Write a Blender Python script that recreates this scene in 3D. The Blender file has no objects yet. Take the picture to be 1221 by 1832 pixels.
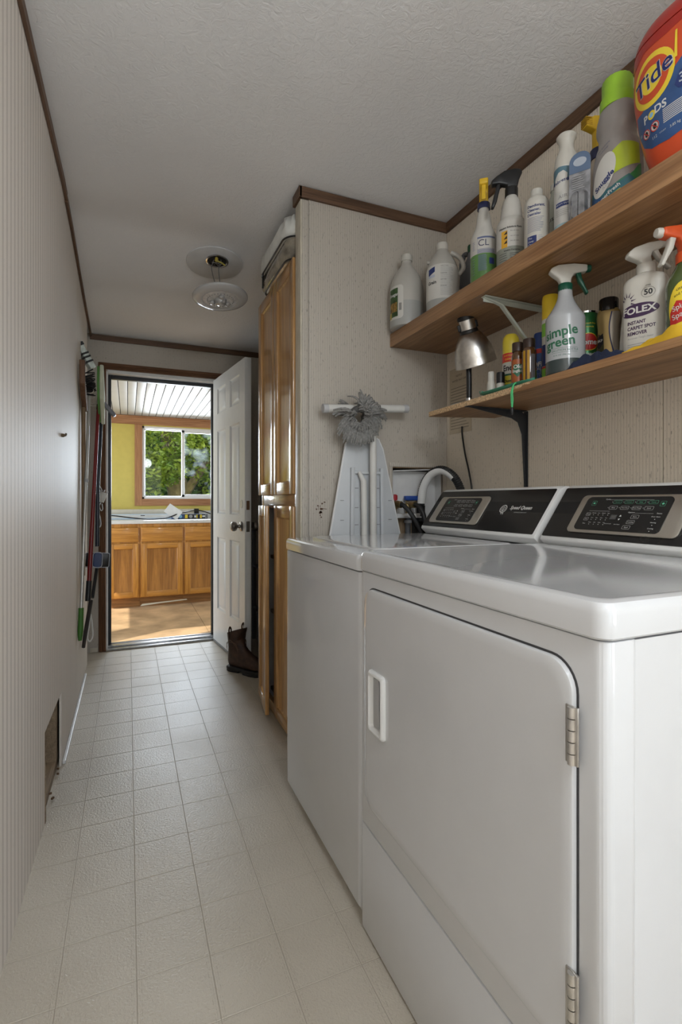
import bpy, bmesh, math, random
from mathutils import Vector, Matrix
random.seed(7)
sc = bpy.context.scene
COL = sc.collection
PI = math.pi

# ------------------------------------------------------------------ camera
cam_d = bpy.data.cameras.new('camera'); cam = bpy.data.objects.new('camera', cam_d); COL.objects.link(cam)
cam.location = (0, 0, 1.02)
cam.rotation_euler = (PI/2, 0, -math.atan(381/903))
cam_d.sensor_fit = 'HORIZONTAL'; cam_d.sensor_width = 36; cam_d.lens = 36*903/1221
cam_d.shift_y = -20/1221; cam_d.clip_start = .02; cam_d.clip_end = 200
sc.camera = cam
# ------------------------------------------------------------------ view
vs = sc.view_settings
vs.view_transform = 'Standard'; vs.look = 'None'; vs.gamma = 1; vs.use_curve_mapping = False
vs.exposure = 0.25
# ------------------------------------------------------------------ world and lights
w = bpy.data.worlds.new('sky'); sc.world = w; w.use_nodes = True
wt = w.node_tree; wt.nodes.clear()
wo = wt.nodes.new('ShaderNodeOutputWorld'); wb = wt.nodes.new('ShaderNodeBackground')
sky = wt.nodes.new('ShaderNodeTexSky'); sky.sky_type = 'NISHITA'
sky.sun_disc = False; sky.sun_elevation = math.radians(52); sky.sun_rotation = math.radians(70)
wb.inputs['Strength'].default_value = .16
wt.links.new(sky.outputs[0], wb.inputs[0]); wt.links.new(wb.outputs[0], wo.inputs[0])

def light(name, kind, loc, rot, energy, color=(1, 1, 1), size=None, size_y=None, radius=None):
    d = bpy.data.lights.new(name, kind); d.energy = energy; d.color = color
    if kind == 'AREA':
        d.shape = 'RECTANGLE' if size_y else 'SQUARE'; d.size = size
        if size_y: d.size_y = size_y
    if radius is not None: d.shadow_soft_size = radius
    if kind == 'SUN': d.angle = math.radians(.6)
    o = bpy.data.objects.new(name, d); COL.objects.link(o); o.location = loc; o.rotation_euler = rot
    return o
XR_FILL = 1.36
light('sun', 'SUN', (0, 0, 10), (math.radians(38), 0, math.radians(-60)), 3.6, (1, .95, .86))
# added soft fill from behind the photographer; no window known in the end wall
light('end_fill', 'AREA', (.42, -2.45, 1.35), (math.radians(90), 0, 0), 8, (.90, .96, 1), 1.3, 1.3)
# added fill to brighten the left wall, placed in the unseen right wall
light('side_fill', 'AREA', (XR_FILL, -1.3, 1.35), (math.radians(90), 0, math.radians(90)), 30, (.90, .96, 1), 1.3, 1.25)
# daylight from an assumed glazed door on the left; added fill on the right
light('daylight_kitchen_door', 'AREA', (-1.33, 4.95, 1.0), (math.radians(90), 0, math.radians(-90)), 29, (.90, .96, 1), 1.6, 1.9)
light('kitchen_right_fill', 'AREA', (3.02, 5.0, 1.1), (math.radians(90), 0, math.radians(90)), 16, (.92, .97, 1), 1.5, 1.7)
# daylight entering by the kitchen window
light('daylight_kitchen_window', 'AREA', (.75, 7.5, 1.62), (math.radians(-90), 0, 0), 170, (.80, .90, 1), 1.7, 1.3)
# added point light standing in for bounced flash behind the photographer; no lamp there
light('flash_bounce_fill', 'POINT', (.42, -.45, 1.95), (0, 0, 0), 21, (.89, .955, 1), radius=.11)

# ------------------------------------------------------------------ materials
def lin(c):
    return tuple((x/255/12.92 if x/255 <= .04045 else ((x/255+.055)/1.055)**2.4) for x in c)
MATS = {}
class N:
    """thin wrapper to write node trees briefly"""
    def __init__(s, name):
        s.m = bpy.data.materials.new(name); s.m.use_nodes = True; s.t = s.m.node_tree
        s.b = s.t.nodes['Principled BSDF']
    def n(s, kind, **kw):
        o = s.t.nodes.new('ShaderNode'+kind)
        for k, v in kw.items():
            if hasattr(o, k): setattr(o, k, v)
            else: o.inputs[k.replace('_', ' ')].default_value = v
        return o
    def l(s, a, b): s.t.links.new(a, b)
    def coord(s, which='Object', scale=(1, 1, 1), rot=(0, 0, 0)):
        c = s.n('TexCoord'); m = s.n('Mapping'); s.l(c.outputs[which], m.inputs[0])
        m.inputs['Scale'].default_value = scale; m.inputs['Rotation'].default_value = rot
        return m.outputs[0]
    def noise(s, vec, scale, detail=3, rough=.5, dist=0):
        o = s.n('TexNoise'); s.l(vec, o.inputs['Vector']); o.inputs['Scale'].default_value = scale
        o.inputs['Detail'].default_value = detail; o.inputs['Roughness'].default_value = rough; o.inputs['Distortion'].default_value = dist
        return o.outputs['Fac']
    def ramp(s, fac, stops):
        o = s.n('ValToRGB'); s.l(fac, o.inputs[0]); e = o.color_ramp.elements
        while len(e) < len(stops): e.new(.5)
        for q, (p, c) in zip(e, stops): q.position = p; q.color = (*c, 1) if len(c) == 3 else c
        return o.outputs[0]
    def mix(s, fac, a, b, mode='MIX'):
        o = s.n('MixRGB'); o.blend_type = mode
        for k, v in ((0, fac), (1, a), (2, b)):
            if hasattr(v, 'is_output'): s.l(v, o.inputs[k])
            else: o.inputs[k].default_value = v if k == 0 else (*v, 1)
        return o.outputs[0]
    def math(s, op, a, b=0.0):
        o = s.n('Math'); o.operation = op
        for k, v in ((0, a), (1, b)):
            if hasattr(v, 'is_output'): s.l(v, o.inputs[k])
            else: o.inputs[k].default_value = v
        return o.outputs[0]
    def bump(s, h, strength, dist=.001, prev=None):
        o = s.n('Bump'); s.l(h, o.inputs['Height']); o.inputs['Strength'].default_value = strength; o.inputs['Distance'].default_value = dist
        if prev: s.l(prev, o.inputs['Normal'])
        return o.outputs[0]

def setp(b, rough=.5, metal=0, coat=0, spec=.5, trans=0, ior=1.45):
    b.inputs['Roughness'].default_value = rough; b.inputs['Metallic'].default_value = metal
    b.inputs['Coat Weight'].default_value = coat; b.inputs['Coat Roughness'].default_value = .08
    b.inputs['Specular IOR Level'].default_value = spec
    b.inputs['Transmission Weight'].default_value = trans; b.inputs['IOR'].default_value = ior

def mat(name, col, rough=.5, metal=0, coat=0, spec=.5, trans=0, var=.05, vscale=18, bump=0, bscale=250, emit=0, sss=0):
    if name in MATS: return MATS[name]
    s = N(name); setp(s.b, rough, metal, coat, spec, trans)
    v = s.coord(); f = s.noise(v, vscale, 3)
    lo = tuple(max(0, x*(1-var)) for x in col); hi = tuple(min(1, x*(1+var)) for x in col)
    s.l(s.ramp(f, [(.3, lo), (.7, hi)]), s.b.inputs['Base Color'])
    if bump: s.l(s.bump(s.noise(v, bscale, 2), bump), s.b.inputs['Normal'])
    if emit: s.b.inputs['Emission Color'].default_value = (*col, 1); s.b.inputs['Emission Strength'].default_value = emit
    MATS[name] = s.m; return s.m

def wood(name, dark, light_, axis='z', scale=1., rough=.45, coat=.0, bump=.15, contrast=(.32, .68)):
    if name in MATS: return MATS[name]
    s = N(name); setp(s.b, rough, 0, coat)
    st = {'x': (2, 30, 30), 'y': (30, 2, 30), 'z': (30, 30, 2)}[axis]
    st2 = {'x': (6, 240, 240), 'y': (240, 6, 240), 'z': (240, 240, 6)}[axis]
    v = s.coord(scale=tuple(k*scale for k in st)); v2 = s.coord(scale=tuple(k*scale for k in st2))
    a = s.noise(v, 1.0, 5, .6, 1.1); b = s.noise(v2, 1.0, 3)
    c1 = s.ramp(a, [(contrast[0], dark), (contrast[1], light_)])
    c2 = s.ramp(b, [(.3, (.62, .6, .58)), (.62, (1, 1, 1))])
    s.l(s.mix(.75, c1, c2, 'MULTIPLY'), s.b.inputs['Base Color'])
    s.l(s.bump(b, bump, .0008), s.b.inputs['Normal'])
    MATS[name] = s.m; return s.m

def panelling(name, axis, base, line, pitch=.0098, fleck=.8, rough=.42, linew=.62, fine=.5):
    """vinyl covered wall board: fine vertical reeds with dark flecks along them"""
    s = N(name); setp(s.b, rough, 0, 0, .45)
    c = s.n('TexCoord'); sep = s.n('SeparateXYZ'); s.l(c.outputs['Object'], sep.inputs[0])
    u = sep.outputs['X' if axis == 'x' else 'Y']; z = sep.outputs['Z']
    ph = s.math('MULTIPLY', u, 2*PI/pitch)
    wv = s.math('SINE', ph)
    reed = s.ramp(s.math('ADD', s.math('MULTIPLY', wv, .5), .5), [(linew, (0, 0, 0)), (.96, (1, 1, 1))])
    st = s.coord(scale=(300, 300, 52)); nf = s.noise(st, 1.0, 2)
    big = s.noise(s.coord(scale=(3, 3, 1.2)), 1.0, 3)
    fl = s.ramp(nf, [(.64, (0, 0, 0)), (.71, (1, 1, 1))])
    st2 = s.coord(scale=(160, 160, 40)); fl2 = s.ramp(s.noise(st2, 1., 2), [(.66, (0, 0, 0)), (.74, (1, 1, 1))])
    b2 = s.ramp(big, [(.3, tuple(x*.94 for x in base)), (.7, base)])
    c1 = s.mix(s.math('MULTIPLY', reed, fine), b2, line)
    dk = tuple(x*.28 for x in line)
    c2 = s.mix(s.math('MULTIPLY', fl, fleck*.75), c1, dk)
    c3 = s.mix(s.math('MULTIPLY', fl2, fleck*.45), c2, dk)
    s.l(c3, s.b.inputs['Base Color'])
    s.l(s.bump(reed, .25, -.0006), s.b.inputs['Normal'])
    MATS[name] = s.m; return s.m

M_wall_x = panelling('panelling_cross', 'x', (.51, .465, .405), (.32, .285, .235), fine=.42, fleck=.75)  # same board as the right wall, colour darkened to dim these walls
M_wall_y = panelling('panelling_long', 'y', (.74, .66, .55), (.50, .43, .34), fine=.5, fleck=.8)  # same board as the cross walls, colour raised to brighten this wall
M_wall_l = panelling('panelling_pale', 'y', (.75, .685, .62), (.52, .465, .41), pitch=.038, fleck=.3, rough=.60, fine=.8, linew=.35)
TRIM = wood('walnut_trim', (.075, .038, .02), (.17, .092, .05), 'y', 1.4, .5)
TRIMX = wood('walnut_trim_cross', (.075, .038, .02), (.17, .092, .05), 'x', 1.4, .5)
CASE = wood('casing_brown', (.10, .045, .022), (.21, .105, .055), 'z', 1.4, .38)
OAK = wood('honey_oak', (.40, .21, .075), (.66, .38, .145), 'z', 1.0, .28, .5, .08)
OAKX = wood('honey_oak_cross', (.40, .21, .075), (.66, .38, .145), 'y', 1.0, .28, .5, .08)
KOAK = wood('cabinet_oak', (.40, .165, .026), (.62, .29, .055), 'z', 1.0, .35, .2, .08)
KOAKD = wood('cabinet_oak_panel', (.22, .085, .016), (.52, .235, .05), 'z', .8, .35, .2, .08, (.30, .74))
KTRIM = wood('kitchen_cedar', (.34, .15, .065), (.52, .265, .125), 'z', 1.0, .5)
SHELF = wood('shelf_laminate', (.20, .092, .036), (.43, .235, .105), 'y', 1.1, .42)
CHIP = mat('chipboard', (.55, .38, .22), .9, var=.45, vscale=190, bump=.8, bscale=260)
WHITE = mat('appliance_enamel', (.615, .62, .63), .11, coat=.6, var=.01)
WHITE2 = mat('white_plastic', (.74, .74, .73), .35, var=.02)
BLACK = mat('black_plastic', (.012, .012, .013), .38, var=.1)
BLACKG = mat('black_gloss', (.016, .015, .015), .16, var=.05)
DARK = mat('dark_void', (.02, .018, .016), .9)
STEEL = mat('brushed_steel', (.60, .58, .55), .3, 1, var=.12, vscale=60)
CHROME = mat('polished_metal', (.62, .62, .62), .16, 1, var=.05)
BEZEL = mat('champagne_bezel', (.50, .46, .40), .34, .7, var=.05)
GREYP = mat('grey_plastic', (.32, .32, .33), .5)

def ceiling_mat():
    s = N('ceiling_texture'); setp(s.b, .8, 0, 0, .3)
    v = s.coord(); n1 = s.noise(v, 38, 4, .6, 1.6); n2 = s.noise(v, 9, 3, .5, 2.2); n3 = s.noise(v, 130, 2)
    d = s.noise(v, 1.3, 4)
    s.l(s.ramp(d, [(.3, (.80, .80, .81)), (.65, (.86, .86, .87))]), s.b.inputs['Base Color'])
    h = s.math('ADD', s.ramp(n1, [(.42, (0, 0, 0)), (.58, (1, 1, 1))]), s.math('MULTIPLY', n2, .8))
    b = s.bump(h, .32, .0022); b = s.bump(n3, .2, .001, b)
    s.l(b, s.b.inputs['Normal']); return s.m
M_ceil = ceiling_mat()

def vinyl_mat(name):
    s = N(name); setp(s.b, .34, 0, 0, .5)
    c = s.n('TexCoord'); oi = s.n('ObjectInfo')
    va = s.n('VectorMath'); va.operation = 'ADD'
    s.l(c.outputs['Object'], va.inputs[0]); s.l(oi.outputs['Location'], va.inputs[1])
    v = va.outputs[0]
    big = s.noise(v, 2.6, 4); fine = s.noise(v, 420, 2); sp = s.noise(v, 150, 3)
    base = s.ramp(big, [(.3, (.48, .425, .345)), (.7, (.555, .50, .415))])
    base = s.mix(s.ramp(sp, [(.6, (0, 0, 0)), (.75, (.45, .45, .45))]), base, (.40, .33, .24))
    sep = s.n('SeparateXYZ'); s.l(c.outputs['Object'], sep.inputs[0])
    ln = None
    for ax, off, wd in (('X', .0665, .0012), ('X', .0705, .0009), ('Y', .0718, .0008)):
        a = s.math('ABSOLUTE', sep.outputs[ax]); d = s.math('ABSOLUTE', s.math('SUBTRACT', a, off))
        q = s.math('LESS_THAN', d, wd/2); ln = q if ln is None else s.math('MAXIMUM', ln, q)
    dash = s.ramp(s.noise(v, 160, 1), [(.45, (0, 0, 0)), (.55, (1, 1, 1))])
    base = s.mix(s.math('MULTIPLY', s.math('MULTIPLY', ln, dash), .5), base, (.30, .26, .20))
    s.l(base, s.b.inputs['Base Color'])
    peel = s.noise(v, 170, 2, .5, .6)
    s.l(s.bump(peel, .55, .0026), s.b.inputs['Normal'])
    s.l(s.ramp(big, [(.3, (.34,)*3), (.7, (.44,)*3)]), s.b.inputs['Roughness'])
    return s.m
VINYL = vinyl_mat('sheet_vinyl')

def thin_glass(name, tint=(1, 1, 1), refl=.12, haze=0):
    s = N(name); t = s.t
    tr = t.nodes.new('ShaderNodeBsdfTransparent'); tr.inputs[0].default_value = (*tint, 1)
    gl = t.nodes.new('ShaderNodeBsdfGlossy'); gl.inputs['Roughness'].default_value = .03
    fr = t.nodes.new('ShaderNodeFresnel'); fr.inputs[0].default_value = 1.25
    mx = t.nodes.new('ShaderNodeMixShader'); out = t.nodes['Material Output']
    s.l(fr.outputs[0], mx.inputs[0]); s.l(tr.outputs[0], mx.inputs[1]); s.l(gl.outputs[0], mx.inputs[2])
    last = mx.outputs[0]
    if haze:
        df = t.nodes.new('ShaderNodeBsdfTranslucent'); df.inputs[0].default_value = (.8, .85, .9, 1)
        m2 = t.nodes.new('ShaderNodeMixShader'); n = s.ramp(s.noise(s.coord(), 4.5, 3), [(.5, (0, 0, 0)), (.75, (haze,)*3)])
        s.l(n, m2.inputs[0]); s.l(last, m2.inputs[1]); s.l(df.outputs[0], m2.inputs[2]); last = m2.outputs[0]
    s.l(last, out.inputs[0]); return s.m

# ------------------------------------------------------------------ geometry helpers
def finish(me, smooth):
    if smooth:
        for p in me.polygons: p.use_smooth = True
        try: me.set_sharp_from_angle(angle=math.radians(smooth if smooth > 1 else 38))
        except Exception: pass
def wloc(o):
    v = Vector((0, 0, 0))
    while o is not None: v += o.location; o = o.parent
    return v
class MB:
    """collects shapes; build() links them as ONE mesh object"""
    def __init__(s): s.bm = bmesh.new()
    def _add(s, b, mtx=None):
        if mtx is not None: bmesh.ops.transform(b, matrix=mtx, verts=b.verts)
        me = bpy.data.meshes.new('t'); b.to_mesh(me); b.free(); s.bm.from_mesh(me); bpy.data.meshes.remove(me); return s
    def box(s, x0, x1, y0, y1, z0, z1, bev=0, seg=2, mtx=None):
        b = bmesh.new(); bmesh.ops.create_cube(b, size=1)
        bmesh.ops.transform(b, matrix=Matrix.Translation(((x0+x1)/2, (y0+y1)/2, (z0+z1)/2)) @ Matrix.Diagonal((abs(x1-x0), abs(y1-y0), abs(z1-z0), 1)), verts=b.verts)
        if bev: bmesh.ops.bevel(b, geom=b.edges[:], offset=bev, segments=seg, profile=.5, affect='EDGES')
        return s._add(b, mtx)
    def prism(s, pts, h0, h1, plane='xy', bev=0, seg=2, mtx=None):
        """polygon in plane, extruded along the third axis from h0 to h1"""
        f = {'xy': lambda a, b, h: (a, b, h), 'xz': lambda a, b, h: (a, h, b), 'yz': lambda a, b, h: (h, a, b)}[plane]
        b = bmesh.new(); n = len(pts)
        lo = [b.verts.new(f(p[0], p[1], h0)) for p in pts]; hi = [b.verts.new(f(p[0], p[1], h1)) for p in pts]
        b.faces.new(lo[::-1]); b.faces.new(hi)
        for i in range(n): b.faces.new((lo[i], lo[(i+1) % n], hi[(i+1) % n], hi[i]))
        bmesh.ops.recalc_face_normals(b, faces=b.faces[:])
        if bev: bmesh.ops.bevel(b, geom=b.edges[:], offset=bev, segments=seg, profile=.5, affect='EDGES', clamp_overlap=True)
        bmesh.ops.triangulate(b, faces=[q for q in b.faces if len(q.verts) > 4])
        return s._add(b, mtx)
    def rings(s, rs, cap=True, close=False):
        """loft through rings (lists of points of equal length)"""
        b = bmesh.new(); vr = [[b.verts.new(p) for p in r] for r in rs]; n = len(rs[0])
        m = len(vr) if close else len(vr)-1
        for k in range(m):
            a, c = vr[k], vr[(k+1) % len(vr)]
            for i in range(n): b.faces.new((a[i], a[(i+1) % n], c[(i+1) % n], c[i]))
        if cap and not close:
            b.faces.new(vr[0][::-1]); b.faces.new(vr[-1])
        bmesh.ops.recalc_face_normals(b, faces=b.faces[:])
        return s._add(b)
    def lathe(s, prof, c=(0, 0, 0), seg=28, mtx=None, cap=True):
        rs = [[(r*math.cos(2*PI*i/seg), r*math.sin(2*PI*i/seg), z) for i in range(seg)] for r, z in prof]
        M = Matrix.Translation(c) @ (mtx or Matrix())
        return s.rings([[tuple(M @ Vector(p)) for p in r] for r in rs], cap)
    def cyl(s, p0, p1, r0, r1=None, seg=16):
        return s.tube([p0, p1], [r0, r0 if r1 is None else r1], seg)
    def tube(s, pts, r, seg=10, closed=False, flat=1.0):
        P = [Vector(p) for p in pts]; n = len(P)
        R = r if isinstance(r, (list, tuple)) else [r]*n
        rs = []; up = None
        for i in range(n):
            if closed: t = P[(i+1) % n]-P[i-1]
            else: t = P[min(i+1, n-1)]-P[max(i-1, 0)]
            t.normalize()
            if up is None: up = Vector((0, 0, 1)) if abs(t.z) < .9 else Vector((1, 0, 0))
            x = t.cross(up)
            if x.length < 1e-5: x = t.orthogonal()
            x.normalize(); y = x.cross(t).normalized(); up = y
            rs.append([tuple(P[i]+x*(R[i]*math.cos(2*PI*k/seg))+y*(R[i]*flat*math.sin(2*PI*k/seg))) for k in range(seg)])
        return s.rings(rs, True, closed)
    def quad(s, a, b_, c, d):
        b = bmesh.new(); b.faces.new([b.verts.new(p) for p in (a, b_, c, d)]); return s._add(b)
    def build(s, name, m, parent=None, smooth=38, local=False, kind=None, label=None):
        if parent is not None and not local:
            bmesh.ops.translate(s.bm, vec=-wloc(parent), verts=s.bm.verts)
        me = bpy.data.meshes.new(name); s.bm.to_mesh(me); s.bm.free(); finish(me, smooth)
        me.materials.append(m); o = bpy.data.objects.new(name, me); COL.objects.link(o)
        if parent is not None: o.parent = parent
        if kind: o['kind'] = kind
        if label: o['label'] = label
        return o
def struct(name, mb, m, smooth=0):
    return mb.build(name, m, None, smooth, kind='structure')
def tag(o, label, cat, group=None):
    o['label'] = label; o['category'] = cat
    if group: o['group'] = group
    return o
def thing(name, label, cat, loc=(0, 0, 0), rz=0, group=None):
    o = bpy.data.objects.new(name, None); COL.objects.link(o); o.location = loc; o.rotation_euler = (0, 0, rz)
    o.empty_display_size = .05
    return tag(o, label, cat, group)
def spline(pts, n=8):
    """Catmull-Rom through points"""
    P = [Vector(p) for p in pts]; P = [P[0]*2-P[1]]+P+[P[-1]*2-P[-2]]; out = []
    for i in range(1, len(P)-2):
        for k in range(n):
            t = k/n; a, b, c, d = P[i-1], P[i], P[i+1], P[i+2]
            out.append(.5*((2*b)+(c-a)*t+(2*a-5*b+4*c-d)*t*t+(3*b-a-3*c+d)*t**3))
    out.append(P[-2]); return out
def rrect(x0, x1, y0, y1, r, n=6):
    out = []
    for cx, cy, a in ((x1-r, y0+r, -90), (x1-r, y1-r, 0), (x0+r, y1-r, 90), (x0+r, y0+r, 180)):
        for k in range(n+1):
            t = math.radians(a+90*k/n); out.append((cx+r*math.cos(t), cy+r*math.sin(t)))
    return out

# ------------------------------------------------------------------ the shell
XR = 1.327; YA = 1.915; YF = 3.78; HC = 2.27; KF = -.12; YK = 6.4; KC = 2.02
def zc(y): # ceiling height along the passage: level, then sloping down to the far wall
    pts = [(-3, 2.27), (2.0, 2.27), (2.30, 2.262), (2.44, 2.268), (2.6, 2.246), (2.95, 2.198), (3.06, 2.198), (3.3, 2.172), (3.78, 2.145), (4, 2.14)]
    for (a, p), (b, q) in zip(pts, pts[1:]):
        if y <= b: return p+(q-p)*(y-a)/(b-a)
    return 2.14
LW = [(-2.6, -.29), (1.3, -.252), (2.2, -.236), (3.9, -.236)]
def xl(y):
    for (a, p), (b, q) in zip(LW, LW[1:]):
        if y <= b: return p+(q-p)*(y-a)/(b-a)
    return -.236
# floor: slab, with the vinyl's squares as pieces of their own where the passage shows them
fl = struct('floor', MB().box(-.45, XR+.1, -2.6, 3.84, -.06, -.0012), VINYL)
TP = .1524
tmb = MB(); h = TP/2-.0006
tmb.bm = bmesh.new()
bmesh.ops.create_cube(tmb.bm, size=1)
bmesh.ops.transform(tmb.bm, matrix=Matrix.Translation((0, 0, -.0012)) @ Matrix.Diagonal((2*h, 2*h, .0024, 1)), verts=tmb.bm.verts)
bmesh.ops.bevel(tmb.bm, geom=[e for e in tmb.bm.edges if min(v.co.z for v in e.verts) > -.0005], offset=.0007, segments=1, affect='EDGES')
t0 = tmb.build('tile', VINYL, fl, 0, local=True)
MB().box(-.300, .7786, .2436, 3.749, -.0011, -.0008).build('joint_print', mat('joint_brown', (.36, .315, .255), .7), fl, 0)
first = True
for j in range(-6, 17):
    for i in range(-2, 5):
        x = .0166+TP*(i+.5); y = 1.158+TP*(j+.5)
        o = t0 if first else t0.copy()
        if not first: COL.objects.link(o)
        first = False; o.parent = fl
        o.location = (x, y, random.uniform(-.0001, .0001)); o.rotation_euler = (random.uniform(-.0012, .0012), random.uniform(-.0012, .0012), 0)

# ceiling of the passage, with its sag
cb = MB(); b = bmesh.new(); nx, ny = 14, 90; g = []
for j in range(ny+1):
    y = -2.6+(YF+.06+2.6)*j/ny; row = []
    for i in range(nx+1):
        x = -.4+(XR+.5)*i/nx
        row.append(b.verts.new((x, y, zc(y)+.004*math.sin(x*5+y*2)*(.3 if y < 2 else 1))))
    g.append(row)
for j in range(ny):
    for i in range(nx): b.faces.new((g[j][i], g[j+1][i], g[j+1][i+1], g[j][i+1]))
r = bmesh.ops.extrude_face_region(b, geom=b.faces[:])
bmesh.ops.translate(b, vec=(0, 0, .06), verts=[e for e in r['geom'] if isinstance(e, bmesh.types.BMVert)])
bmesh.ops.recalc_face_normals(b, faces=b.faces[:]); cb._add(b)
ce = struct('ceiling', cb, M_ceil, 30)
# a ring of old paint left by a wider lamp rose
RG = mat('old_paint', (.60, .60, .60), .8, bump=.3, bscale=60)
zr = zc(2.62)
sl = math.atan2(zc(2.8)-zc(2.56), .24)
MB().lathe([(.138, 0), (.140, .0012), (.140, .006), (.001, .006)], (.41, 2.64, zc(2.64)-.0055), 48, Matrix.Rotation(sl, 4, 'X')).build('paint_ring', RG, ce)

# left wall: sheets of wall board on studs; the middle sheet has a broken register hole at the floor
wl = MB()
prev = None
wl.prism([(xl(y)-.10, y) for y in (-2.6, 1.3, 2.2, 3.9)]+[(xl(y)-.16, y) for y in (3.9, 2.2, 1.3, -2.6)], 0, 2.4)
WL = struct('wall_left', wl, mat('wall_core', (.30, .24, .18), .9, bump=.4, bscale=40))
def lpanel(y0, y1, notch=None):
    b = bmesh.new()
    ys = sorted(set([y0, y1]+[q for q, _ in LW if y0 < q < y1]+(list(notch[:2]) if notch else [])))
    mb = MB()
    for a, c in zip(ys, ys[1:]):
        zb = 0.0
        if notch and a >= notch[0]-1e-6 and c <= notch[1]+1e-6: zb = notch[2]
        # front x at both ends, 8 mm thick, run up to the ceiling
        vs_ = [(xl(a), a), (xl(c), c), (xl(c)-.008, c), (xl(a)-.008, a)]
        q = bmesh.new()
        lo = [q.verts.new((p[0], p[1], zb)) for p in vs_]; hi = [q.verts.new((p[0], p[1], min(zc(p[1]), 2.27)+.0)) for p in vs_]
        q.faces.new(lo[::-1]); q.faces.new(hi)
        for k in range(4): q.faces.new((lo[k], lo[(k+1) % 4], hi[(k+1) % 4], hi[k]))
        bmesh.ops.recalc_face_normals(q, faces=q.faces[:]); mb._add(q)
    return mb.build('panel', M_wall_l, WL, 0)
seams = [-2.6, -.92, .30, 1.52, 2.80, 3.52]
for a, c in zip(seams, seams[1:]):
    lpanel(a+.0012, c-.0012, (1.83, 2.205, .288) if a == 1.52 else None)
# in the hole: bottom plate, studs, ragged edge
STUD = wood('old_stud', (.20, .145, .095), (.36, .27, .18), 'y', 1, .85)
xh = xl(2.0)
MB().box(xh-.098, xh-.012, 1.55, 2.5, 0, .04, .002).build('bottom_plate', STUD, WL)
MB().box(xh-.098, xh-.010, 2.165, 2.20, .04, .5, .002).build('stud', STUD, WL)
MB().box(xh-.098, xh-.010, 1.70, 1.735, .04, .5, .002).build('stud', STUD, WL)
MB().box(xh-.0995, xh-.094, 1.735, 2.165, .04, .5).build('back_board', mat('back_board', (.34, .29, .23), .9, var=.2, vscale=30, bump=.3, bscale=50), WL)
mb = MB()
for k in range(12):
    y = 1.835+random.random()*.36; s_ = random.uniform(.003, .008)
    mb.box(-s_, s_, -s_*.6, s_*.6, -.003, .003, 0, 1, Matrix.Translation((xh-.010+random.uniform(-.03, .012), y, .04+random.uniform(0, .004) if random.random() < .5 else .006)) @ Matrix.Rotation(random.random()*3, 4, 'Z') @ Matrix.Rotation(random.uniform(-.3, .3), 4, 'X'))
mb.build('board_crumbs', mat('crumb_brown', (.13, .075, .04), .95), WL, 0, kind='stuff')
MB().prism([(1.832, 0), (1.846, 0), (1.842, .06), (1.85, .10), (1.838, .14), (1.832, .2)], xh-.007, xh-.001, 'yz').build('torn_edge', STUD, WL)
# vinyl strip along the foot of the left wall
struct('baseboard_left', MB().prism([(xl(2.22)+.001, 2.22), (xl(2.22)+.012, 2.22), (xl(3.3)+.012, 3.3), (xl(3.3)+.001, 3.3)], 0.0, .012, 'xy', .002), mat('vinyl_strip', (.72, .72, .72), .35))
# right wall (behind the machines), alcove wall, far wall, near wall
wr = MB(); wr.box(XR+.006, XR+.09, -2.6, -2.0, 0, 2.4); wr.box(XR+.006, XR+.09, -.6, 3.9, 0, 2.4); wr.box(XR+.006, XR+.09, -2.0, -.6, 0, .70); wr.box(XR+.006, XR+.09, -2.0, -.6, 2.0, 2.4)  # opening behind the photographer made for the added side fill
WR = struct('wall_right', wr, M_wall_y)
for a, c in zip([-.6, -.306, .914, YA+.09, 3.1], [-.306, .914, YA+.09, 3.1, 3.9]):
    MB().box(XR, XR+.006, a+.001, c-.001, 0, zc(c)).build('panel', M_wall_y, WR, 0)
X0 = .637; HX0, HX1, HZ0, HZ1 = 1.047, 1.306, .80, 1.167
wa = MB()
wa.box(X0+.004, HX0, YA+.004, YA+.062, 0, HC); wa.box(HX1, XR, YA+.004, YA+.062, 0, HC)
wa.box(HX0, HX1, YA+.004, YA+.062, HZ1, HC); wa.box(HX0, HX1, YA+.004, YA+.062, 0, HZ0)
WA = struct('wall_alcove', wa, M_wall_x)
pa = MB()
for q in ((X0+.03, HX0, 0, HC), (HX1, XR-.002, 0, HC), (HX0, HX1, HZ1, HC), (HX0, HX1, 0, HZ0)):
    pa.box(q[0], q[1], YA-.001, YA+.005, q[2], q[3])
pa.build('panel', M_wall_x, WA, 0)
# narrow battens framing the service hole and covering the outer corner
for q in ((HX0-.016, HX0, HZ0, HZ1-.0005), (HX0-.016, HX1+.018, HZ1, HZ1+.018)):
    MB().box(q[0], q[1], YA-.005, YA, q[2], q[3], .001).build('batten', M_wall_x, WA)
CM = mat('corner_mould', (.60, .55, .45), .5, var=.08, bump=.2, bscale=90)
MB().box(X0-.004, X0+.028, YA-.006, YA+.002, 0, HC-.05, .002).build('corner_mould', M_wall_x, WA)
MB().box(X0-.006, X0+.004, YA-.006, YA+.062, 0, HC-.05, .002).build('corner_mould', CM, WA)
STUDV = wood('old_stud_v', (.25, .17, .10), (.42, .30, .19), 'z', 1, .85)
MB().box(HX0+.03, HX0+.13, YA+.056, YA+.0615, .6, 1.0).build('stud', STUDV, WA)
MB().box(HX0-.02, HX1, YA+.0618, YA+.0635, .6, 1.25).build('cavity_back', DARK, WA)
MB().box(HX0+.0, HX1, YA+.004, YA+.06, 1.163, 1.167).build('cavity_top', STUDV, WA)
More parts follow.
